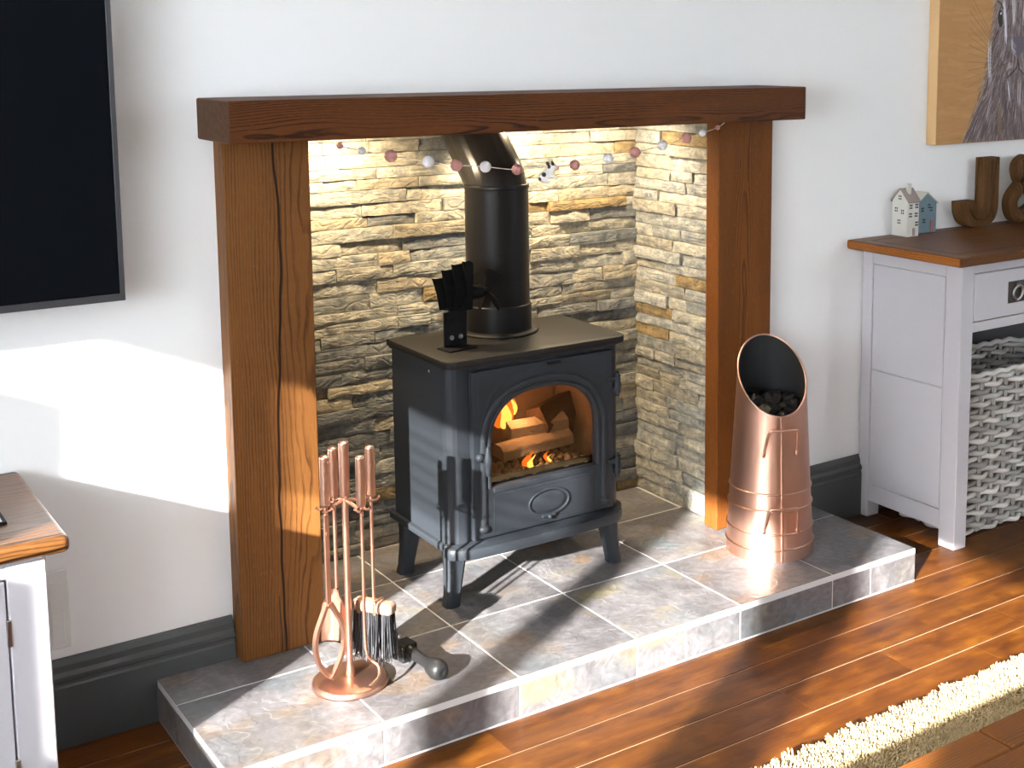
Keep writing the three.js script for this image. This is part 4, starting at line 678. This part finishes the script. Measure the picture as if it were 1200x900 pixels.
// hare painting on canvas
{
  const cv = document.createElement('canvas'); cv.width = cv.height = 1024; const g = cv.getContext('2d');
  const X = (x) => (x - 1.33) / 0.7 * 1024, Y = (y) => (1.7225 - y) / 0.7 * 1024;
  g.fillStyle = '#a97c4a'; g.fillRect(0, 0, 1024, 1024);
  for (let i = 0; i < 900; i++) { g.strokeStyle = ['rgba(190,146,92,0.10)', 'rgba(140,98,54,0.10)', 'rgba(205,164,110,0.07)'][i % 3]; g.lineWidth = rr(4, 22); const x = rr(-50, 1024), y = rr(0, 1024); g.beginPath(); g.moveTo(x, y); g.lineTo(x + rr(60, 240), y + rr(-30, 30)); g.stroke(); }
  const shape = (pts, c) => { g.fillStyle = c; g.beginPath(); pts.forEach(([x, y], i) => (i ? g.lineTo(X(x), Y(y)) : g.moveTo(X(x), Y(y)))); g.closePath(); g.fill(); };
  const mx = 1.676;
  shape([[1.44, 1.02], [1.49, 1.1], [1.535, 1.19], [1.545, 1.27], [1.565, 1.34], [1.585, 1.43], [1.6, 1.5], [1.575, 1.7], [1.62, 1.72], [1.66, 1.53], [1.7, 1.53], [1.74, 1.72], [1.79, 1.7], [1.76, 1.5], [1.78, 1.43], [1.8, 1.34], [1.82, 1.27], [1.82, 1.19], [1.86, 1.1], [1.92, 1.02]], '#5b4c4a');
  const fur = ['#3a2f31', '#75676a', '#978a8c', '#4b3f40', '#b9afb2', '#63514c', '#84746f'];
  for (let i = 0; i < 5200; i++) { const y = rr(1.02, 1.6), hw = y < 1.25 ? mix(0.235, 0.125, (y - 1.02) / 0.23) : mix(0.135, 0.075, (y - 1.25) / 0.35), u = rr(-1, 1), x = mx + u * hw; g.strokeStyle = fur[Math.floor(rnd() * 7)]; g.globalAlpha = 0.45; g.lineWidth = rr(1, 5); g.beginPath(); g.moveTo(X(x), Y(y)); g.lineTo(X(x + u * 0.02 + rr(-0.004, 0.004)), Y(y - rr(0.015, 0.045))); g.stroke(); }
  g.globalAlpha = 1;
  const blot = (pts, c, w, al = 0.8) => {                                    // a brush mark: many fine hairs along a path
    g.strokeStyle = c; g.lineCap = 'round'; const n = w > 12 ? 16 : 1;
    for (let k = 0; k < n; k++) { g.globalAlpha = n > 1 ? al * 0.42 : al; g.lineWidth = n > 1 ? w * rr(0.1, 0.22) : w; const ox = n > 1 ? rr(-0.5, 0.5) * w : 0, oy = n > 1 ? rr(-22, 22) : 0; g.beginPath(); pts.forEach(([x, y], m) => { const a = X(x) + ox * (1 - m / pts.length * 0.4) + (n > 1 ? rr(-2, 2) : 0), b = Y(y) + oy; m ? g.lineTo(a, b) : g.moveTo(a, b); }); g.stroke(); }
    g.globalAlpha = 1; };
  for (const s of [-1, 1]) {
    const q = (dx, y) => [mx + s * dx, y];
    blot([q(0.075, 1.42), q(0.062, 1.35), q(0.06, 1.31)], '#e6e8ee', 22, 0.9); blot([q(0.13, 1.3), q(0.128, 1.24), q(0.122, 1.2)], '#d8d9e2', 20, 0.75); blot([q(0.115, 1.15), q(0.13, 1.08)], '#a9a6ae', 14, 0.6); blot([q(0.03, 1.45), q(0.022, 1.37)], '#d9d6da', 26, 0.75);
    g.fillStyle = '#17110f'; g.beginPath(); g.ellipse(X(mx + s * 0.086), Y(1.376), 15, 36, s * 0.12, 0, 7); g.fill(); g.fillStyle = '#cfd8e6'; g.beginPath(); g.arc(X(mx + s * 0.084), Y(1.39), 5, 0, 7); g.fill();
    blot([q(0.1, 1.425), q(0.088, 1.42), q(0.075, 1.405)], '#241b1a', 7); blot([q(0.102, 1.33), q(0.092, 1.338)], '#241b1a', 6);
    for (let k = 0; k < 90; k++) { const a = rr(0, 6.28), r = rr(0, 1); g.strokeStyle = ['rgba(206,196,200,0.35)', 'rgba(150,136,138,0.35)'][k % 2]; g.lineWidth = rr(1, 4); const px = X(mx + s * 0.034) + Math.cos(a) * r * 40, py = Y(1.243) + Math.sin(a) * r * 32; g.beginPath(); g.moveTo(px, py); g.lineTo(px + s * rr(2, 14), py + rr(4, 16)); g.stroke(); }
    blot([q(0, 1.252), q(0.006, 1.232), q(0.03, 1.215), q(0.046, 1.205)], '#1c1516', 6);
    for (let i = 0; i < 12; i++) { const a = -0.5 + i * 0.12; blot([q(0.05, 1.25 - i * 0.003), q(0.12, 1.26 + a * 0.08), q(0.22, 1.28 + a * 0.2)], i % 2 ? '#3a2b22' : '#5a4535', 1.6, 0.55); }
  }
  g.fillStyle = '#5d5560'; g.beginPath(); g.moveTo(X(mx - 0.045), Y(1.325)); g.lineTo(X(mx + 0.045), Y(1.325)); g.quadraticCurveTo(X(mx + 0.04), Y(1.285), X(mx), Y(1.268)); g.quadraticCurveTo(X(mx - 0.04), Y(1.285), X(mx - 0.045), Y(1.325)); g.fill();
  blot([[mx - 0.032, 1.318], [mx - 0.028, 1.295], [mx - 0.012, 1.282]], '#dfe3ee', 13, 0.85); blot([[mx, 1.268], [mx, 1.248]], '#1c1516', 6); blot([[mx - 0.038, 1.19], [mx - 0.03, 1.15]], '#cfd2da', 24, 0.7); blot([[mx + 0.01, 1.195], [mx + 0.01, 1.13]], '#b9b4b8', 30, 0.55); blot([[mx - 0.06, 1.18], [mx - 0.05, 1.1]], '#2c2426', 22, 0.6); blot([[mx - 0.075, 1.12], [mx - 0.07, 1.04]], '#7a5f35', 26, 0.6);
  const tx = new THREE.CanvasTexture(cv); tx.colorSpace = THREE.SRGBColorSpace;
  const t = thing('hare_painting', 'canvas painting of a grey brown hare on an ochre ground, hanging above the console', 'painting', [1.68, 1.0225, 0.0005]);
  obj('canvas_body', bx(-0.35, 0.35, 0, 0.7, 0.0005, 0.0355, 0.002), std({ color: new THREE.Color(0.62, 0.40, 0.19), roughness: 0.7 }), t);
  obj('painted_face', new THREE.BoxGeometry(0.697, 0.697, 0.0012).translate(0, 0.35, 0.0356), std({ map: tx, roughness: 0.65 }), t);
}
// wall-mounted television
{
  const t = thing('television', 'black flat television mounted on the wall left of the fireplace', 'television', [-1.34, 0.8425, 0.03]);
  const L = (g) => g.translate(1.34, -0.8425, -0.03), w = [-1.835, -0.8775, 0.852, 1.4];
  obj('casing', L(bx(...w, 0.08, 0.121, 0.003)), M.black, t);
  obj('bezel', [L(bx(w[0], w[0] + 0.0085, w[2], w[3], 0.119, 0.125, 0.001)), L(bx(w[1] - 0.0085, w[1], w[2], w[3], 0.119, 0.125, 0.001)), L(bx(w[0], w[1], w[2], w[2] + 0.0125, 0.119, 0.125, 0.001)), L(bx(w[0], w[1], w[3] - 0.009, w[3], 0.119, 0.125, 0.001))], std({ color: new THREE.Color(0.045, 0.045, 0.05), roughness: 0.35 }), t);
  obj('screen', L(bx(w[0] + 0.007, w[1] - 0.007, w[2] + 0.01, w[3] - 0.007, 0.119, 0.1222)), phys({ color: new THREE.Color(0.004, 0.005, 0.007), roughness: 0.16, specularIntensity: 0.14 }), t);
  obj('wall_bracket', L(bx(-1.5, -1.18, 1.0, 1.25, 0.0005, 0.081)), M.black, t);
}
// cabinet on the left, with a framed card on it
{
  const t = thing('tv_cabinet', 'white painted cabinet with an oak top in the left corner under the television', 'cabinet', [-1.5, 0, 0.21]), L = (g) => g.translate(1.5, 0, -0.21), B = (...a) => L(bx(...a)), P = M.lav;
  obj('top', B(-1.95, -1.0505, 0.521, 0.549, 0.022, 0.412, 0.01, 'x', [0.3, 0.05]), M.topOak, t);
  obj('carcass', [B(-1.92, -1.083, 0.02, 0.521, 0.024, 0.372, 0.002)], P, t);
  obj('leg', B(-1.14, -1.083, 0, 0.521, 0.36, 0.391, 0.003), P, t);
  obj('leg', B(-1.92, -1.863, 0, 0.521, 0.36, 0.391, 0.003), P, t);
  obj('front_rail', [B(-1.863, -1.14, 0.491, 0.521, 0.365, 0.389, 0.001), B(-1.863, -1.14, 0.02, 0.06, 0.365, 0.389, 0.001)], P, t);
  for (const [a, b] of [[-1.499, -1.1425], [-1.861, -1.503]]) { const d = obj('door', [B(a, b, 0.063, 0.488, 0.37, 0.388, 0.002)], P, t);
    obj('hinge', [B(b - 0.002, b + 0.006, 0.385, 0.427, 0.382, 0.394, 0.002)], M.steel, d); obj('hinge', [B(b - 0.002, b + 0.006, 0.155, 0.2, 0.382, 0.394, 0.002)], M.steel, d); obj('knob', L(sph(a < -1.6 ? b - 0.04 : a + 0.04, 0.3, 0.4, 0.012)), M.pewter, d); }
  const c = thing('framed_card', 'white card with a black border lying on the cabinet top', 'card', [-1.21, 0.5492, 0.26]);
  obj('card', bx(-0.086, 0.086, 0.0002, 0.003, -0.042, 0.042), M.wall, c); obj('border', [bx(-0.09, 0.09, 0.0002, 0.004, 0.04, 0.045), bx(-0.09, 0.09, 0.0002, 0.004, -0.045, -0.04), bx(0.085, 0.09, 0.0002, 0.004, -0.042, 0.042), bx(-0.09, -0.085, 0.0002, 0.004, -0.042, 0.042)], M.black, c);
  const s = thing('wall_socket', 'white wall plate with two outlets beside the left cabinet', 'socket', [-1.02, 0.19, 0.0004]), wp = std({ color: new THREE.Color(0.74, 0.73, 0.71), roughness: 0.5 });
  obj('plate', bx(-0.045, 0.045, 0, 0.152, 0, 0.007, 0.003), wp, s); for (const y of [0.012, 0.07]) obj('outlet', bx(0.012, 0.034, y, y + 0.058, 0.005, 0.0095, 0.001), wp, s);
}
// ---------- shaggy rug and the low table in front of it ----------
{
  const x0 = -0.45, x1 = 1.75, z0 = 0.862, z1 = 2.2, t = thing('shaggy_rug', 'cream deep pile rug on the wooden floor, in front of the hearth', 'rug', [(x0 + x1) / 2, 0, (z0 + z1) / 2]), cx = (x0 + x1) / 2, cz = (z0 + z1) / 2;
  obj('backing', bx(x0 - cx + 0.005, x1 - cx - 0.005, 0.0006, 0.008, z0 - cz + 0.005, z1 - cz - 0.005), std({ color: new THREE.Color(0.4, 0.3, 0.17), roughness: 1 }), t);
  const tuft = []; for (let k = 0; k < 3; k++) { const a = k * 2.1, c = Math.cos(a) * 0.0016, s = Math.sin(a) * 0.0016; tuft.push(new THREE.TubeGeometry(new THREE.CatmullRomCurve3([V(c, 0, s), V(c * 2.2, 0.014, s * 2.2), V(c * 2.6 + 0.003, 0.027, s * 2.6)]), 4, 0.0017, 5)); tuft.push(sph(c * 2.6 + 0.003, 0.027, s * 2.6, 0.0019, 1, 1, 1, 5, 4)); }
  const g = merged(tuft), n = 26000, im = new THREE.InstancedMesh(g, std({ color: 0xffffff, roughness: 0.95 }), n), m = new THREE.Matrix4(), q = new THREE.Quaternion(), e = new THREE.Euler(), c = new THREE.Color();
  for (let i = 0; i < n; i++) {
    const dense = i < 19000, x = dense ? rr(-0.35, 1.05) : rr(x0, x1), z = dense ? rr(z0, 1.16) : rr(1.14, z1);
    e.set(rr(-0.55, 0.55), rr(0, 6.28), rr(-0.55, 0.55)); q.setFromEuler(e); const s = rr(0.75, 1.05);
    m.compose(V(x - cx, 0.007, z - cz), q, V(s, s * rr(0.7, 0.95), s)); im.setMatrixAt(i, m); const l = rr(0.75, 1.1); im.setColorAt(i, c.setRGB(0.46 * l, 0.35 * l, 0.19 * l));
  }
  im.name = 'pile'; im.castShadow = im.receiveShadow = true; im.userData.kind = 'stuff'; t.add(im);
}
{
  const t = thing('coffee_table', 'low planked wooden table whose edge shows at the lower right corner', 'table', [0, 0, 1.8]), B = (x0, x1, y0, y1, z0, z1, r, gr, off) => bx(x0, x1, y0, y1, z0 - 1.8, z1 - 1.8, r, gr, off);
  const tm = oakMat(oakC, { roughness: 0.4, color: new THREE.Color(0.85, 0.75, 0.6) });
  obj('top_frame', B(-0.865, 0.6, 0.392, 0.418, 1.484, 2.12, 0.004), M.beam, t);
  const G = 0.001; for (const [z0, z1, cuts] of [[1.476, 1.534, [-0.87, -0.205, 0.605]], [1.534, 1.65, [-0.87, 0.05, 0.605]], [1.65, 1.766, [-0.87, -0.25, 0.605]], [1.766, 1.882, [-0.87, 0.1, 0.605]], [1.882, 2.0, [-0.87, -0.2, 0.605]], [2.0, 2.124, [-0.87, 0.605]]]) for (let i = 0; i + 1 < cuts.length; i++) obj('plank', B(cuts[i] + G, cuts[i + 1] - G, 0.41, 0.43, z0 + G, z1 - G, z0 < 1.5 ? 0.0035 : 0.0015, 'x', [rr(0, 2), rr(0, 1)]), tm, t);
  for (const x of [-0.82, 0.56]) for (const z of [1.52, 2.08]) obj('leg', B(x - 0.03, x + 0.03, 0.03, 0.395, z - 0.03, z + 0.03, 0.004, 'y'), M.beam, t);
}

renderer.render(scene, camera);
